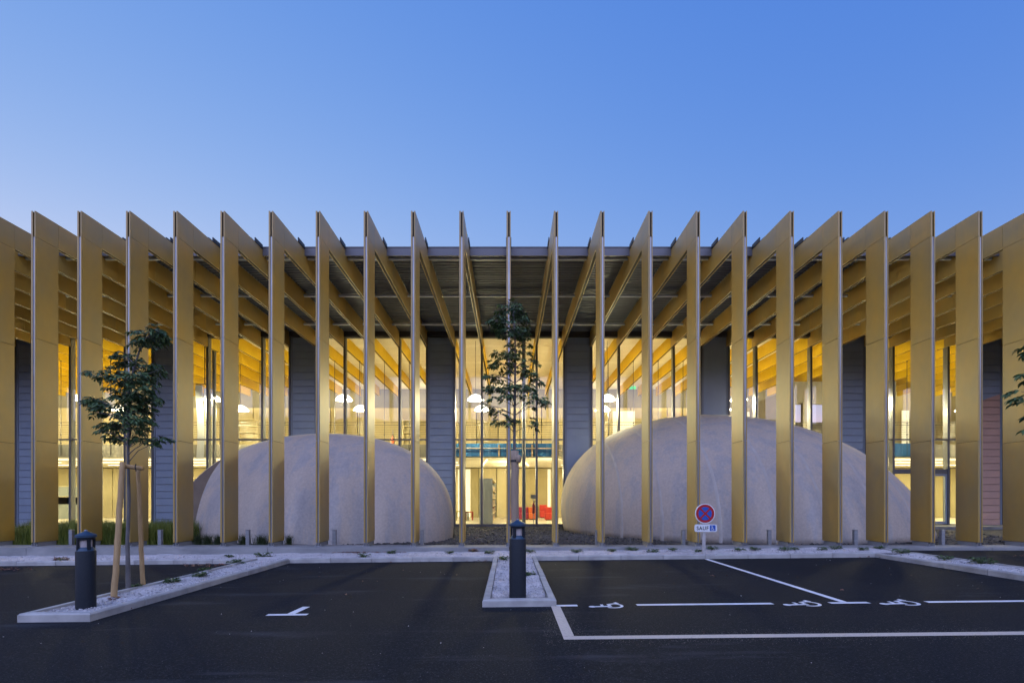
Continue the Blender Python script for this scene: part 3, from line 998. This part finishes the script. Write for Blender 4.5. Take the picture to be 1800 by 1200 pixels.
# ------------------------------------------------------------------ lamp bollards, posts, sign
def bollard(label, x, ybase, rpx, ytop, yl0, yl1):
    g0 = gp(x, ybase, .07)
    s_ = F / g0.y
    r = rpx / s_ * math.cos(math.atan((x - CX) / F))
    z0 = g0.z - .03
    t = thing('lamp_bollard', label, 'bollard', (px(x, g0.y + r), g0.y + r, z0), 'lamp bollards in the planters')
    Y = g0.y + r
    zt = pz(ytop, Y) - z0; z1 = pz(yl1, Y) - z0; z2 = pz(yl0, Y) - z0
    o = MB().lathe([(r, 0), (r, z1 - .01), (r - .008, z1)], 40).build('body', BOLLARD, t, True); smooth_by_angle(o)
    o = MB().lathe([(r * .94, z1 + .001), (r * .80, z1 + .03), (r * .30, z1 + .09), (r * .1, z1 + .1)], 32).build('reflector_cone', BOLLCAP, t, True); smooth_by_angle(o)
    o = MB().lathe([(r * .62, z1 + .05), (r * .62, z2 - .005)], 32).build('lens', OPAL, t, True); smooth_by_angle(o)
    for k in range(4):
        a = math.pi / 4 + k * math.pi / 2 + .28
        b = MB(); M_ = Matrix.Rotation(a, 3, 'Z')
        b.cbox(M_ @ Vector((r * .80, 0, (z1 + z2) / 2 + .01)), (r * .18, r * .34, z2 - z1), M_)
        b.build('lantern_post', BOLLARD, t)
    o = MB().lathe([(r * .9, z2), (r * 1.05, z2 + .004), (r * 1.05, z2 + .035), (r * .98, z2 + .04), (r * .14, zt - .012), (r * .1, zt)], 40).build('cap', BOLLCAP, t, True); smooth_by_angle(o, 25)
    MB().lathe([(r * .2, zt - .014), (r * .17, zt - .002), (r * .04, zt + .006)], 20).build('cap_screw', SILVER, t, True)
    o = MB().lathe([(r * .88, z2 - .03), (r * .88, z2 - .001)], 32).build('lantern_collar', BOLLARD, t, True); smooth_by_angle(o)
bollard('dark lamp bollard with pitched cap, left, beside the staked small tree', 151, 1071, 19.5, 931, 944, 967)
bollard('dark lamp bollard standing on the narrow centre island before the slim tree', 910, 1051, 15.0, 912, 924, 946)

desc = {126: 'short grey post in front of the grass, just left of the left bollard', 282: 'short grey post before the grass, right of the staked tree',
        436: 'short grey post among dark tufts at the left dome', 588: 'short grey post before the middle of the left dome',
        742: 'short grey post at the right side of the left dome', 1049: 'short grey post at the left foot of the big dome',
        1201: 'short grey post just left of the parking sign', 1352: 'short grey post before the big dome, right of the sign',
        1503: 'short grey post at the right part of the big dome', 1656: 'short grey post before the glass door at right'}
pm = None
for x, lab in desc.items():
    Y = 14.42
    loc = (px(x, Y), Y, PT - .04)
    if pm is None:
        t = pm = thing('ground_post', lab, 'post', loc, 'short grey posts behind the plinth')
        o = MB().box(-.05, .05, -.05, .05, 0, .47).build('shaft', POST, t); bevel(o, .006, 2)
        o = MB().box(-.054, .054, -.054, .054, .47, .487).build('top_plate', SILVER, t)
    else:
        t = copy_tree(pm, None, loc); t['label'] = lab

SY = 12.13
sx = px(1237, SY); sz = ground(sx)
sg = thing('parking_sign', 'round red and blue no stopping sign over a SAUF plate on a post', 'sign', (sx, SY, sz))
o = MB().box(-.04, .04, -.025, .025, -.05, pz(885, SY) - sz).build('sign_post', SIGNPOST, sg); bevel(o, .01, 2)
cz = pz(902, SY) - sz; dx_ = px(1238, SY) - sx
disc = link('disc', None, sg, (dx_, -.03, cz))
def flat_disc(r, y0, y1, n=48):
    b = MB(); b.prism([(r * math.cos(2 * math.pi * i / n), r * math.sin(2 * math.pi * i / n)) for i in range(n)], lambda u, v, d: (u, d, v), y1, y0); return b
U = SY / F
flat_disc(17.4 * U, -.022, 0.0).build('white_rim', WHITEP, disc)
flat_disc(16.0 * U, -.025, -.0225).build('red_ring', REDP, disc)
flat_disc(11.6 * U, -.028, -.0255).build('blue_field', BLUEP, disc)
b = MB()
for i, s_ in enumerate((1, -1)):
    rot = Matrix.Rotation(R(45 * s_), 3, 'Y')
    b.cbox((0, -.0305 - .0006 * i, 0), (23.6 * U, .003, 3.0 * U), rot)
b.build('red_cross', REDP, disc)
MB().box(-.06, .06, .0, .03, -.10, -.07).box(-.06, .06, .0, .03, .07, .10).build('clamp', SILVER, disc)
plate = link('plate', None, sg, (px(1239.2, SY) - sx, -.03, pz(927.5, SY) - sz))
def rounded(w, h, r, n=6):
    pts = []
    for cx_, cy_, a0 in ((w / 2 - r, h / 2 - r, 0), (-w / 2 + r, h / 2 - r, 90), (-w / 2 + r, -h / 2 + r, 180), (w / 2 - r, -h / 2 + r, 270)):
        pts += [(cx_ + r * math.cos(R(a0 + 90 * i / n)), cy_ + r * math.sin(R(a0 + 90 * i / n))) for i in range(n + 1)]
    return pts
def pl(w, h, r, y0, y1): return MB().prism(rounded(w, h, r), lambda u, v, d: (u, d, v), y1, y0)
pl(39 * U, 13 * U, 3 * U, -.02, 0).build('white_plate', WHITEP, plate)
o = pl(10 * U, 10 * U, .6 * U, -.024, -.0205).build('blue_square', BLUEP, plate, loc=(12.0 * U, 0, .2 * U))
def mk2(u, v): return (12.0 * U + (u - .16) * 7.6 * U, -.026, (v - .48) * 7.8 * U + .2 * U)
wheelchair(0, '', mk2, 0).build('wheelchair_pictogram', WHITEP, plate)
fc = bpy.data.curves.new('lettering', 'FONT'); fc.body = 'SAUF'; fc.size = 9.2 * U; fc.align_x = 'CENTER'; fc.align_y = 'CENTER'; fc.space_character = 1.15; fc.extrude = .0008; fc.offset = .002
to = bpy.data.objects.new('lettering', fc); COL.objects.link(to)
dg = bpy.context.evaluated_depsgraph_get()
me = bpy.data.meshes.new_from_object(to.evaluated_get(dg)); bpy.data.objects.remove(to)
me.materials.clear(); me.materials.append(BLACKP)
vx = [v.co.x for v in me.vertices]; vy = [v.co.y for v in me.vertices]
kx, ky = 20.5 * U / (max(vx) - min(vx)), 6.6 * U / (max(vy) - min(vy))
mx_, my_ = (max(vx) + min(vx)) / 2, (max(vy) + min(vy)) / 2
for v in me.vertices: v.co.x = (v.co.x - mx_) * kx; v.co.y = (v.co.y - my_) * ky
o = link('lettering', me, plate, (-5.6 * U, -.0225, 0)); o.rotation_euler = (R(90), 0, 0)
me2 = None

# ------------------------------------------------------------------ trees
def leaf(b, p, d, up, L, W, rs):
    """one folded leaflet with a drooping tip"""
    d = d.normalized(); s_ = d.cross(up).normalized(); n_ = s_.cross(d)
    droop = rs.uniform(.1, .35)
    a = p; m1 = p + d * L * .35 - n_ * L * .02; m2 = p + d * L * .72 - n_ * L * droop * .4; t = p + d * L - n_ * L * droop
    c = n_ * W * .18
    b.add([a, m1 + s_ * W * .5 + c, m2 + s_ * W * .36 + c, t, m2 - s_ * W * .36 + c, m1 - s_ * W * .5 + c, m1, m2],
          [(0, 1, 6), (1, 2, 7, 6), (2, 3, 7), (0, 6, 5), (6, 7, 4, 5), (7, 3, 4)])
def spray(b, tw, p, d, L, leafL, rs, twigr=.003):
    """a drooping leaf stalk with paired leaflets"""
    d = d.normalized()
    n = max(3, int(L / (leafL * .42)))
    pts = []
    for i in range(n + 1):
        t = i / n
        pts.append(p + d * L * t + Vector((0, 0, -L * .35 * t * t)))
    tw.tube(pts, [twigr * (1 - .6 * i / n) for i in range(n + 1)], 4)
    for i in range(1, n + 1):
        dd = (pts[i] - pts[i - 1]).normalized()
        s_ = dd.cross(Vector((0, 0, 1)))
        if s_.length < .1: s_ = Vector((1, 0, 0))
        s_.normalize()
        for sg_ in (-1, 1):
            if rs.random() < .08: continue
            q = (dd * rs.uniform(.45, .8) + s_ * sg_ * rs.uniform(.6, 1.0) + Vector((0, 0, rs.uniform(-.55, .15)))).normalized()
            up = Vector((rs.gauss(0, .35), rs.gauss(0, .35), 1))
            l = leafL * rs.uniform(.7, 1.15)
            leaf(b, pts[i], q, up, l, l * rs.uniform(.34, .46), rs)
    leaf(b, pts[-1], (pts[-1] - pts[-2]), Vector((rs.gauss(0, .3), rs.gauss(0, .3), 1)), leafL, leafL * .4, rs)
def limb(tw, a, c, r0, r1, rs, wob=.04):
    a, c = Vector(a), Vector(c)
    n = 6; pts = []
    for i in range(n + 1):
        t = i / n
        q = a.lerp(c, t) + Vector((rs.gauss(0, wob), rs.gauss(0, wob), rs.gauss(0, wob * .5))) * (0 if i in (0, n) else 1) * (c - a).length * .4
        q.z += math.sin(t * math.pi) * .08 * (c - a).length
        pts.append(q)
    tw.tube(pts, [r0 + (r1 - r0) * i / n for i in range(n + 1)], 6)
    return pts
def tree(label, trunk_px, Yt, clusters, leafL, seed, rtrunk, dens=1.0, base_z=None, spread=.55, loose=0):
    rs = random.Random(seed)
    s_ = Yt / F
    x0, y0 = trunk_px[0]
    t = thing('young_tree', label, 'tree', (px(x0, Yt), Yt, ground(px(x0, Yt)) + .03), 'young trees in the planters')
    O = Vector(t.location)
    P = lambda x, y, dy=0: Vector((px(x, Yt + dy), Yt + dy, pz(y, Yt + dy))) - O
    pts = [P(*q) for q in trunk_px]; pts[0].z = -.05
    rr = [rtrunk * (1 - .75 * i / (len(pts) - 1)) for i in range(len(pts))]; rr[0] *= 1.25
    # refine
    fine, fr = [], []
    for i in range(len(pts) - 1):
        for k in range(6):
            u = k / 6
            fine.append(pts[i].lerp(pts[i + 1], u)); fr.append(rr[i] + (rr[i + 1] - rr[i]) * u)
    fine.append(pts[-1]); fr.append(rr[-1])
    MB().tube(fine, fr, 12).build('trunk', BARK, t, True)
    lv, tw = MB(), MB()
    loose_leaves = []
    for (x, y, r) in clusters:
        dy = rs.uniform(-spread, spread) * (1 if r > 9 else .5)
        c = P(x, y, dy)
        # nearest trunk point well below
        cand = [q for q in fine if q.z < c.z - .05 and q.z > pts[0].z + 1.2] or [fine[-8]]
        a = min(cand, key=lambda q: (q - c).length + abs((c.z - q.z) - .5 * Vector((c.x - q.x, c.y - q.y)).length) * .6)
        limb(tw, a, c, max(.006, .004 + .006 * r / 14), .004, rs)
        R_ = r * s_
        n = max(3, int(dens * (r / 5.0) ** 2 * 2.2))
        for _ in range(n):
            v = Vector((rs.gauss(0, .5), rs.gauss(0, .6), rs.gauss(0, .42)))
            if v.length > 1.0: v.normalize()
            st = c + v * R_ * .65
            d = Vector((v.x + rs.gauss(0, .35) + .5 * (1 if c.x > a.x else -1) * min(1, abs(c.x - a.x) * 3), v.y + rs.gauss(0, .4), rs.uniform(-.15, .35)))
            spray(lv, tw, st, d, R_ * rs.uniform(.3, .6) + leafL * .4, leafL, rs)
    tw.build('branches', BARK, t, True)
    if loose:
        tri = 14          # leaves near the camera are single parts
    return t, lv
LT = [(264,585,22),(248,604,14),(274,590,14),(222,627,16),(232,640,18),(258,645,17),(279,650,8),(172,656,12),(192,661,14),(205,652,12),(222,667,18),(236,658,14),(254,667,18),(247,680,18),
      (201,686,12),(165,702,14),(178,706,16),(184,714,14),(169,724,9),(226,698,22),(247,694,20),(263,702,14),(275,699,8),(220,714,18),(247,718,18),(197,727,12),(232,736,20),(252,737,16),
      (194,748,14),(213,745,18),(236,753,15),(184,759,8),(201,765,12),(217,772,10),(247,771,14),(263,776,12),(278,768,8),(291,770,7)]
t1, lv = tree('young leafy tree with grey trunk between two leaning wooden stakes, left', [(226,1036),(224,950),(227,880),(225,800),(227,720),(232,660),(247,610),(258,585)], 8.15, LT, .088, 21, .032, .95)
lv.build('crown', LEAF, t1)
CT = [(905,535,12),(887,542,14),(912,545,13),(895,553,16),(870,563,10),(882,565,14),(912,562,15),(920,568,10),(877,577,10),(895,575,16),(913,582,15),(890,585,10),(912,592,9),(907,600,10),
      (895,610,8),(927,603,6),(915,610,10),(873,620,10),(887,623,12),(903,623,14),(923,620,10),(932,633,10),(938,640,7),(868,640,10),(883,640,13),(863,658,9),(878,662,13),(898,650,10),(912,643,12),
      (920,653,12),(933,657,11),(857,683,8),(870,683,12),(887,683,14),(907,678,14),(923,680,13),(947,673,9),(933,687,10),(890,697,12),(868,700,7),(907,697,10),(930,698,12),(947,702,11),(955,708,7),
      (855,713,8),(870,722,10),(880,727,9),(877,740,9),(893,737,12),(898,743,9),(933,740,9),(940,747,6),(932,718,6)]
t2, lv = tree('slim tall young tree on the narrow centre island behind the bollard', [(907,1010),(906,900),(904,790),(905,700),(906,620),(903,545)], 9.1, CT, .086, 22, .040, .95, spread=.32)
lv.build('crown', LEAF, t2)
RT = [(1803,655,6),(1795,688,8),(1804,697,10),(1802,708,7),(1820,752,7),(1880,640,20),(1884,690,22),(1878,740,18),(1870,660,40),(1880,720,40),(1860,600,34),(1900,640,40),(1900,760,34),(1880,780,20)]
t3, lv = tree('leafy branch tips of a tree reaching in at the right edge', [(1858,1040),(1856,900),(1860,790),(1858,700),(1862,600),(1860,540)], 8.3, RT, .15, 23, .05, .55, spread=.3)
# the few leaves in view are parts, the rest one mass
vs, k = lv.v, 8
n_l = len(vs) // k
seen, rest = [], []
O3 = Vector(t3.location)
for i in range(n_l):
    q = Vector(vs[i * k]) + O3
    xx = CX + q.x * F / q.y
    (seen if xx < 1806 else rest).append(i)
FS = [(0, 1, 6), (1, 2, 7, 6), (2, 3, 7), (0, 6, 5), (6, 7, 4, 5), (7, 3, 4)]
for i in seen[:290]:
    MB().add(vs[i * k:i * k + k], FS).build('leaf', LEAF, t3)
b = MB()
for i in rest: b.add(vs[i * k:i * k + k], FS)
b.build('crown', LEAF, t3)

# tree supports
def wobbly_stake(parent, name, a, c, r, m, seed):
    rs = random.Random(seed); a, c = Vector(a), Vector(c)
    pts = []; rad = []
    for i in range(15):
        u = i / 14
        pts.append(a.lerp(c, u) + Vector((rs.gauss(0, .004), rs.gauss(0, .004), 0))); rad.append(r * (1.06 - .12 * u + rs.gauss(0, .02)))
    return MB().tube(pts, rad, 12).build(name, m, parent, True)
YS = 8.0
O = Vector((px(226, YS), YS, ground(px(226, YS)) + .05))
ts = thing('tree_support', 'two leaning round wooden stakes joined by a crossbar around the left tree', 'tree stake', O)
a0 = gp(200, 1052, .05); 
q = lambda x, y, Y: Vector((px(x, Y), Y, pz(y, Y)))
wobbly_stake(ts, 'stake', a0 - O - Vector((0, 0, .1)), q(215, 812, 7.85) - O, .041, WOOD, 1)
a1 = gp(252, 1032, .06)
wobbly_stake(ts, 'stake', a1 - O - Vector((0, 0, .1)), q(243, 824, 8.15) - O, .034, WOOD, 2)
wobbly_stake(ts, 'crossbar', q(216.5, 818.5, 7.94) - O, q(251.5, 823, 8.0) - O, .036, WOOD, 3)
b = MB(); b.tube([q(239, 815, 7.93) - O, q(237.5, 820, 7.92) - O, q(239, 828, 7.93) - O], .008, 6); b.build('tie', STRAP, ts)
O = Vector((px(905, 8.5), 8.5, ground(0) + .06))
ts2 = thing('tree_support', 'single thick weathered wooden stake strapped to the slim centre tree', 'tree stake', O)
wobbly_stake(ts2, 'stake', Vector((0, 0, -.1)), q(905, 792, 8.5) - O, .073, WOODG, 4)
b = MB(); b.lathe([(.02, -.07), (.045, -.05), (.055, 0), (.045, .05), (.02, .07)], 12, tuple(q(911.5, 806, 8.45) - O)); b.build('strap_knot', WOODG, ts2, True)
o = MB().lathe([(.078, 0), (.078, .04)], 14, tuple(q(905, 812, 8.5) - O)).build('strap', STRAP, ts2, True); smooth_by_angle(o)

# ------------------------------------------------------------------ grass, weeds, litter
def blade(b, p, h, lean, w, rs):
    a = rs.uniform(0, 6.28); d = Vector((math.cos(a), math.sin(a), 0)); s_ = Vector((-d.y, d.x, 0)) * w / 2
    p = Vector(p)
    m_ = p + Vector((0, 0, h * .55)) + d * lean * .3; t = p + Vector((0, 0, h * (1 - .3 * min(1, lean / h)))) + d * lean
    b.add([p - s_, p + s_, m_ + s_ * .8, m_ - s_ * .8, t], [(0, 1, 2, 3), (3, 2, 4)])
rs = random.Random(31)
b = MB()
for _ in range(15000):
    x = rs.uniform(-15.6, -10.25); y = rs.uniform(14.75, 16.9)
    h = (.76 + .14 * noise.noise((x * 1.5, y * 1.5, 2))) * rs.uniform(.75, 1.1)
    blade(b, (x, y, .12), h, rs.uniform(.05, .35), .012, rs)
tag(b.build('tall_grass', GRASSM), kind='stuff')
for (x, w, lab) in ((349, 10, 'dark grass tuft at the left foot of the small dome'), (366, 12, 'dark grass tuft before the scooped dome opening'), (384, 9, 'small grass tuft beside the sixth fin from left'),
                    (428, 10, 'dark grass tuft left of the post at the small dome'), (459, 15, 'wide grass tuft before the small dome, left of a fin'), (508, 8, 'thin grass tuft right of the fin before the small dome')):
    Y = 14.62; X = px(x, Y)
    b = MB()
    for _ in range(int(22 * w)):
        a = rs.uniform(0, 6.28); r_ = abs(rs.gauss(0, .45)) * w * Y / F
        blade(b, (X + r_ * math.cos(a), Y + r_ * math.sin(a) * .7, .13), rs.uniform(.22, .46), rs.uniform(.05, .30), .010, rs)
    o = b.build('grass_tuft', CLUMPM); tag(o, lab, 'grass', 'grass tufts at the dome')
WEEDS = [(302, 1021, 11, 'weed on the left island, nearest to the right stake'), (354, 1011, 12, 'second weed along the left island kerb, below a small one'), (360, 1001, 9, 'small weed at the back edge of the left island'),
         (415, 988, 14, 'large weed patch at the back of the left island'), (402, 977, 7, 'small weed against the plinth above the left island'), (236, 1031, 8, 'weed between trunk and right stake'),
         (107, 982, 9, 'dry weed in the gravel left of the left bollard'), (462, 976, 13, 'weed patch where the left island meets the back planter'), (640, 976, 9, 'weed in the back planter before the left dome'),
         (689, 970, 8, 'weed against the plinth amid brown leaves'), (790, 970, 7, 'weed left of the centre island in the back planter'), (831, 967, 8, 'dry weed against the plinth, left of the centre island'),
         (859, 970, 9, 'weed at the left back corner of the centre island'), (886, 981, 10, 'weed on the centre island touching the bollard at left'), (932, 968, 8, 'weed right behind the centre bollard'),
         (930, 1009, 8, 'weed on the centre island, right of the bollard'), (1014, 968, 9, 'weed in the back planter, right of the centre island'), (1075, 966, 6, 'tiny weed in the planter at the big dome left end'),
         (1110, 965, 11, 'broad weed in the planter before the big dome'), (1147, 968, 9, 'weed before the third fin right of centre'), (1182, 965, 6, 'tiny weed left of the parking sign'),
         (1228, 967, 7, 'weed touching the parking sign post at left'), (1252, 963, 9, 'weed right behind the parking sign post'), (1301, 965, 8, 'weed between two fins right of the parking sign'),
         (1327, 964, 8, 'flat weed right of the sign in the planter'), (1381, 964, 9, 'weed under the sixth fin right of centre'), (1397, 964, 7, 'small weed right of the sixth fin'),
         (1447, 964, 8, 'weed left of the seventh fin right of centre'), (1469, 962, 9, 'weed at the foot of the seventh fin right'), (1517, 964, 7, 'weed before the right end of the big dome'),
         (1546, 962, 8, 'weed at the foot of the eighth fin right'), (1585, 969, 12, 'wide weed at the corner of the right island'), (1660, 981, 12, 'weed midway along the right island kerb'), (1727, 988, 19, 'largest weed patch, on the right island')]
for x, y, w, lab in WEEDS:
    g0 = gp(x, min(y + 3, 1060), .07)
    if g0.y > 13.5: g0 = Vector((px(x, 13.5), 13.5, ground(px(x, 13.5)) + .08))
    r = w * g0.y / F
    lv, st = MB(), MB()
    for _ in range(int(9 + w * 3.2)):
        a = rs.uniform(0, 6.28); e = rs.random() ** .6 * r
        tip = Vector((math.cos(a) * e, math.sin(a) * e * .8, rs.uniform(.02, .03 + r * .42)))
        st.tube([(0, 0, 0), tuple(tip * .5 + Vector((0, 0, .02))), tuple(tip)], .0025, 4)
        for _k in range(2):
            aa = a + rs.gauss(0, .8)
            leaf(lv, tip, Vector((math.cos(aa), math.sin(aa), rs.uniform(-.2, .5))), Vector((rs.gauss(0, .3), rs.gauss(0, .3), 1)), rs.uniform(.04, .085), rs.uniform(.025, .045), rs)
    t = thing('weed', lab, 'weed', g0, 'weeds in the gravel planters')
    lv.build('foliage', WEED if 'dry' not in lab else LITTER, t)
    st.build('stems', WEED, t)
b = MB()
def litter(xa, xb, y, n, sy=2.0, dz=.085):
    for _ in range(n):
        g0 = gp(rs.uniform(xa, xb), y + rs.gauss(0, sy), dz)
        if g0.y > 13.55: g0.y = 13.55
        g0.z = ground(g0.x) + dz + rs.uniform(0, .02)
        a = rs.uniform(0, 6.28)
        leaf(b, g0, Vector((math.cos(a), math.sin(a), rs.uniform(-.1, .3))), Vector((rs.gauss(0, .5), rs.gauss(0, .5), 1)), rs.uniform(.03, .07), rs.uniform(.02, .04), rs)
litter(-10, 34, 1000, 60, 1.5, .01); litter(50, 60, 1000, 8, 1.5, .01); litter(90, 125, 982, 25); litter(325, 400, 993, 70, 1.5, .02); litter(470, 495, 989, 40, 1.5, .01); litter(590, 715, 970, 130, 1.2); litter(600, 640, 971, 60, 1)
litter(670, 690, 986, 20, .8, .01); litter(725, 760, 985, 35, .8, .01); litter(835, 868, 983, 50, 1.5, .01); litter(800, 860, 984, 30, 1, .01); litter(942, 965, 979, 40, 1.2, .01); litter(1500, 1545, 975, 130, 1.6, .01)
litter(196, 206, 1052, 24, 2); litter(220, 235, 1068, 6, 1, .01); litter(1780, 1800, 977, 10, .6, .01); litter(950, 1300, 967, 40, 1); litter(1000, 1800, 1010, 12, 12, .006); litter(500, 840, 1020, 8, 15, .006); litter(1250, 1255, 1011, 3, .4, .006)
tag(b.build('fallen_leaves', LITTER), kind='stuff')
# pale bits of grit scattered on the asphalt
b = MB()
for _ in range(90):
    X, Y = rs.uniform(-8, 9), rs.uniform(4.2, 11.8)
    stone(b, X, Y, ground(X) + .004, rs.uniform(.003, .009) * (1.6 if rs.random() < .1 else 1))
tag(b.build('loose_grit', GRAVEL), kind='stuff')

# ------------------------------------------------------------------ furniture seen through the glass
def zf(): return .17
GREYF = mat('grey_laminate', (.22, .24, .235), .5)
BOOKS = [mat('book_spine', c, .6) for c in ((.30, .12, .07), (.5, .44, .34), (.10, .14, .20), (.38, .28, .12))]
X0, X1, Y0, Y1, ZT_ = px(842, 26.2), px(865.5, 26.2), 26.6, 33.5, 2.5
bs = thing('bookcase', 'tall grey bookcase in the lit ground floor hall, end on to the glass', 'bookcase', ((X0 + X1) / 2, Y0, .17))
hw = (X1 - X0) / 2
MB().box(-hw, hw, 0, .04, 0, ZT_).build('end_panel', GREYF, bs); MB().box(-hw, hw, Y1 - Y0, Y1 - Y0 + .04, 0, ZT_).build('end_panel', GREYF, bs)
MB().box(-hw, -hw + .03, .042, Y1 - Y0 - .002, 0, ZT_).build('back_panel', GREYF, bs)
for z in (.06, .5, .94, 1.38, 1.82, ZT_ - .04):
    MB().box(-hw + .032, hw, .042, Y1 - Y0 - .002, z, z + .03).build('shelf', WALLC, bs)
for i, z in enumerate((.09, .53, .97, 1.41, 1.85)):
    for j in range(9):
        yy = .1 + j * .72
        MB().box(-hw + .2, hw - .05, yy, yy + rs.uniform(.4, .66), z + .002, z + rs.uniform(.22, .34)).build('book_row', BOOKS[(i + j) % 4], bs)
def ubox(name, lab, cat, x, y, ybase, w, h, d, m, seatback=True, grp=None):
    Y = F * (EYE - .17) / (ybase - HZ)
    t = thing(name, lab, cat, (px(x, Y), Y, .17), grp)
    W, H_ = w * Y / F, h * Y / F
    if seatback:
        o = MB().box(-W / 2, W / 2, 0, d, .05, H_ * .55).build('seat', m, t); bevel(o, .03, 2)
        o = MB().box(-W / 2, W / 2, d * .72, d * 1.0, H_ * .551, H_).build('backrest', m, t); bevel(o, .03, 2)
        MB().box(-W / 2 + .05, W / 2 - .05, .05, d - .05, 0, .049).build('base', DARKCORE, t)
    return t
RED = mat('red_upholstery', (.50, .035, .02), .7); MAG = mat('magenta_upholstery', (.30, .03, .08), .7); ORG = mat('orange_upholstery', (.62, .14, .03), .7)
grp = 'low seats in the lit hall'
ubox('lounge_seat', 'dark red low seat just behind the centre tree stake', 'seat', 901, 0, 913, 18, 22, .8, RED, True, grp)
ubox('lounge_seat', 'magenta low seat between the red and orange ones', 'seat', 921, 0, 913, 19, 22, .8, MAG, True, grp)
ubox('lounge_seat', 'orange low seat in front of the hanging extinguisher', 'seat', 936, 0, 913.2, 13, 22, .8, ORG, True, grp)
ubox('lounge_seat', 'bright red armchair left of a fin at the big dome', 'seat', 956, 0, 910, 13, 23, .8, RED, True, grp)
ubox('lounge_seat', 'red armchair partly hidden behind the fin near the big dome', 'seat', 967, 0, 914, 17, 23, .8, RED, True, grp)
YEL = mat('yellow_lacquer', (.45, .38, .06), .5)
for x, c, h_, lab in ((806, YEL, 17, 'low yellow stool in the hall at the left mullion'), (816, GREYF, 15, 'low grey bench frame beside the yellow stool'), (824, RED, 15, 'low red bench frame beside the bookcase')):
    Y = F * (EYE - .17) / (915 - HZ) if c is YEL else 31.0
    t = thing('bench', lab, 'bench', (px(x, Y), Y, .17), 'low benches in the lit hall')
    W = 13 * Y / F; H_ = h_ * Y / F
    MB().box(-W / 2, W / 2, 0, .7, H_ - .05, H_).build('bench_top', c, t)
    for s_ in (-1, 1): MB().box(s_ * W / 2 - (.05 if s_ > 0 else 0), s_ * W / 2 + (.05 if s_ < 0 else 0), 0, .7, 0, H_ - .051).build('leg', c, t)
def extinguisher(lab, X, Y, z, m, floor):
    t = thing('fire_extinguisher', lab, 'extinguisher', (X, Y, z), 'fire extinguishers')
    o = MB().lathe([(.06, 0), (.075, .02), (.075, .42), (.05, .50), (.025, .53), (.025, .58)], 20).build('cylinder', m, t, True)
    MB().box(-.03, .09, -.015, .015, .581, .60).box(-.03, .10, -.015, .015, .63, .65).build('handle', BLACKP, t)
    MB().tube([(.02, 0, .59), (.10, -.02, .52), (.12, -.02, .3), (.10, -.02, .12)], .014, 8).build('hose', BLACKP, t, True)
    MB().box(-.02, .02, .076, .09, -.0 if floor else -.2, .9).build('bracket', SILVER, t)
    return t
Y = 25.2
t = extinguisher('dark red fire extinguisher hanging by the mullion beside the slim tree', px(938, Y), Y, pz(902, Y), mat('red_cylinder', (.16, .012, .02), .35), False)
MB().box(-.15, .13, .06, .075, .78, .98).build('notice_plate', GREYF, t)
MB().box(-.02, .02, .078, .092, .17 - t.location.z, -.201).build('stand', SILVER, t)
extinguisher('orange red fire extinguisher on the balcony above the left dome', px(690, 26.9), 26.9, 4.472, mat('orange_red_cylinder', (.55, .10, .03), .35), True)
ex = thing('exit_sign', 'small green glowing exit sign high in the hall, right of the middle', 'sign', (px(1112, 33), 33, pz(681, 33)))
MB().box(-.22, .22, 0, .06, -.1, .1).build('green_face', EXITG, ex); MB().tube([(0, .03, .1), (0, .03, 9.06 - ex.location.z)], .01, 6).build('hanger', CABLE, ex)
# banner sheets hanging behind the glass at left
bn = thing('hanging_banner', 'tall white banner sheets hanging behind the glass above the left dome', 'banner', (px(360, 25.2), 25.2, 0))
BAN = mat('white_banner_cloth', (.70, .72, .72), .8)
for xa, xb, za, zb in ((345, 357.5, 805, 677), (360, 369, 775, 683)):
    b = MB(); n = 10
    for i in range(n + 1):
        u = i / n; z = pz(za, 25.2) + (pz(zb, 25.2) - pz(za, 25.2)) * u
        wv = .03 * math.sin(u * 5)
        xa_, xb_ = px(xa, 25.2) - bn.location.x, px(xb, 25.2) - bn.location.x
        b.v += [(xa_ + wv, .04 * math.sin(u * 4), z), (xb_ + wv, .04 * math.sin(u * 4 + .5), z)]
    b.f = [(2 * i, 2 * i + 1, 2 * i + 3, 2 * i + 2) for i in range(n)]; b.m = [0] * n
    b.build('cloth_sheet', BAN, bn, True)
MB().tube([(-.45, 0, pz(675, 25.2)), (.35, 0, pz(675, 25.2))], .02, 6).box(-.02, .02, -.01, .01, pz(675, 25.2), 9.69).build('hanging_rail', CABLE, bn)
# upper bookcases
for xa, xb, lab in ((415, 452, 'long open shelving on the balcony seen above the left dome'), (708, 735, 'pale open shelving on the balcony right of the upper extinguisher')):
    Y = 31.5
    W = (xb - xa) * Y / F
    t = thing('shelving', lab, 'shelves', (px((xa + xb) / 2, Y), Y, 4.472))
    MB().box(-W / 2, W / 2, .4, .43, 0, 2.2).build('back_panel', WALLO, t)
    for s_ in (-1, 1): MB().box(s_ * W / 2 - .02, s_ * W / 2 + .02, -.02, .399, 0, 2.25).build('side_panel', WALLC, t)
    for i in range(6): MB().box(-W / 2 + .021, W / 2 - .021, 0, .399, .1 + i * .42, .13 + i * .42).build('shelf', WALLC, t)
# grey service counters on the far left ground floor
for x0, x1, y0, y1, lab in ((103, 136, 855, 862, 'long grey wall shelf low in the far left hall'), (103, 136, 873, 886, 'grey cabinet front low in the far left hall')):
    Y = 33.0
    t = thing('cabinet', lab, 'cabinet', (px((x0 + x1) / 2, Y), Y, 0))
    W = 2.6
    o = MB().box(-W / 2, W / 2, 0, .5, pz(y1, Y) if lab[5] != 'g' else .17, pz(y0, Y)).build('body', GREYF, t)
    MB().box(-W / 2 - .02, W / 2 + .02, -.02, .52, pz(y0, Y) + .001, pz(y0, Y) + .04).build('top', WALLC, t)
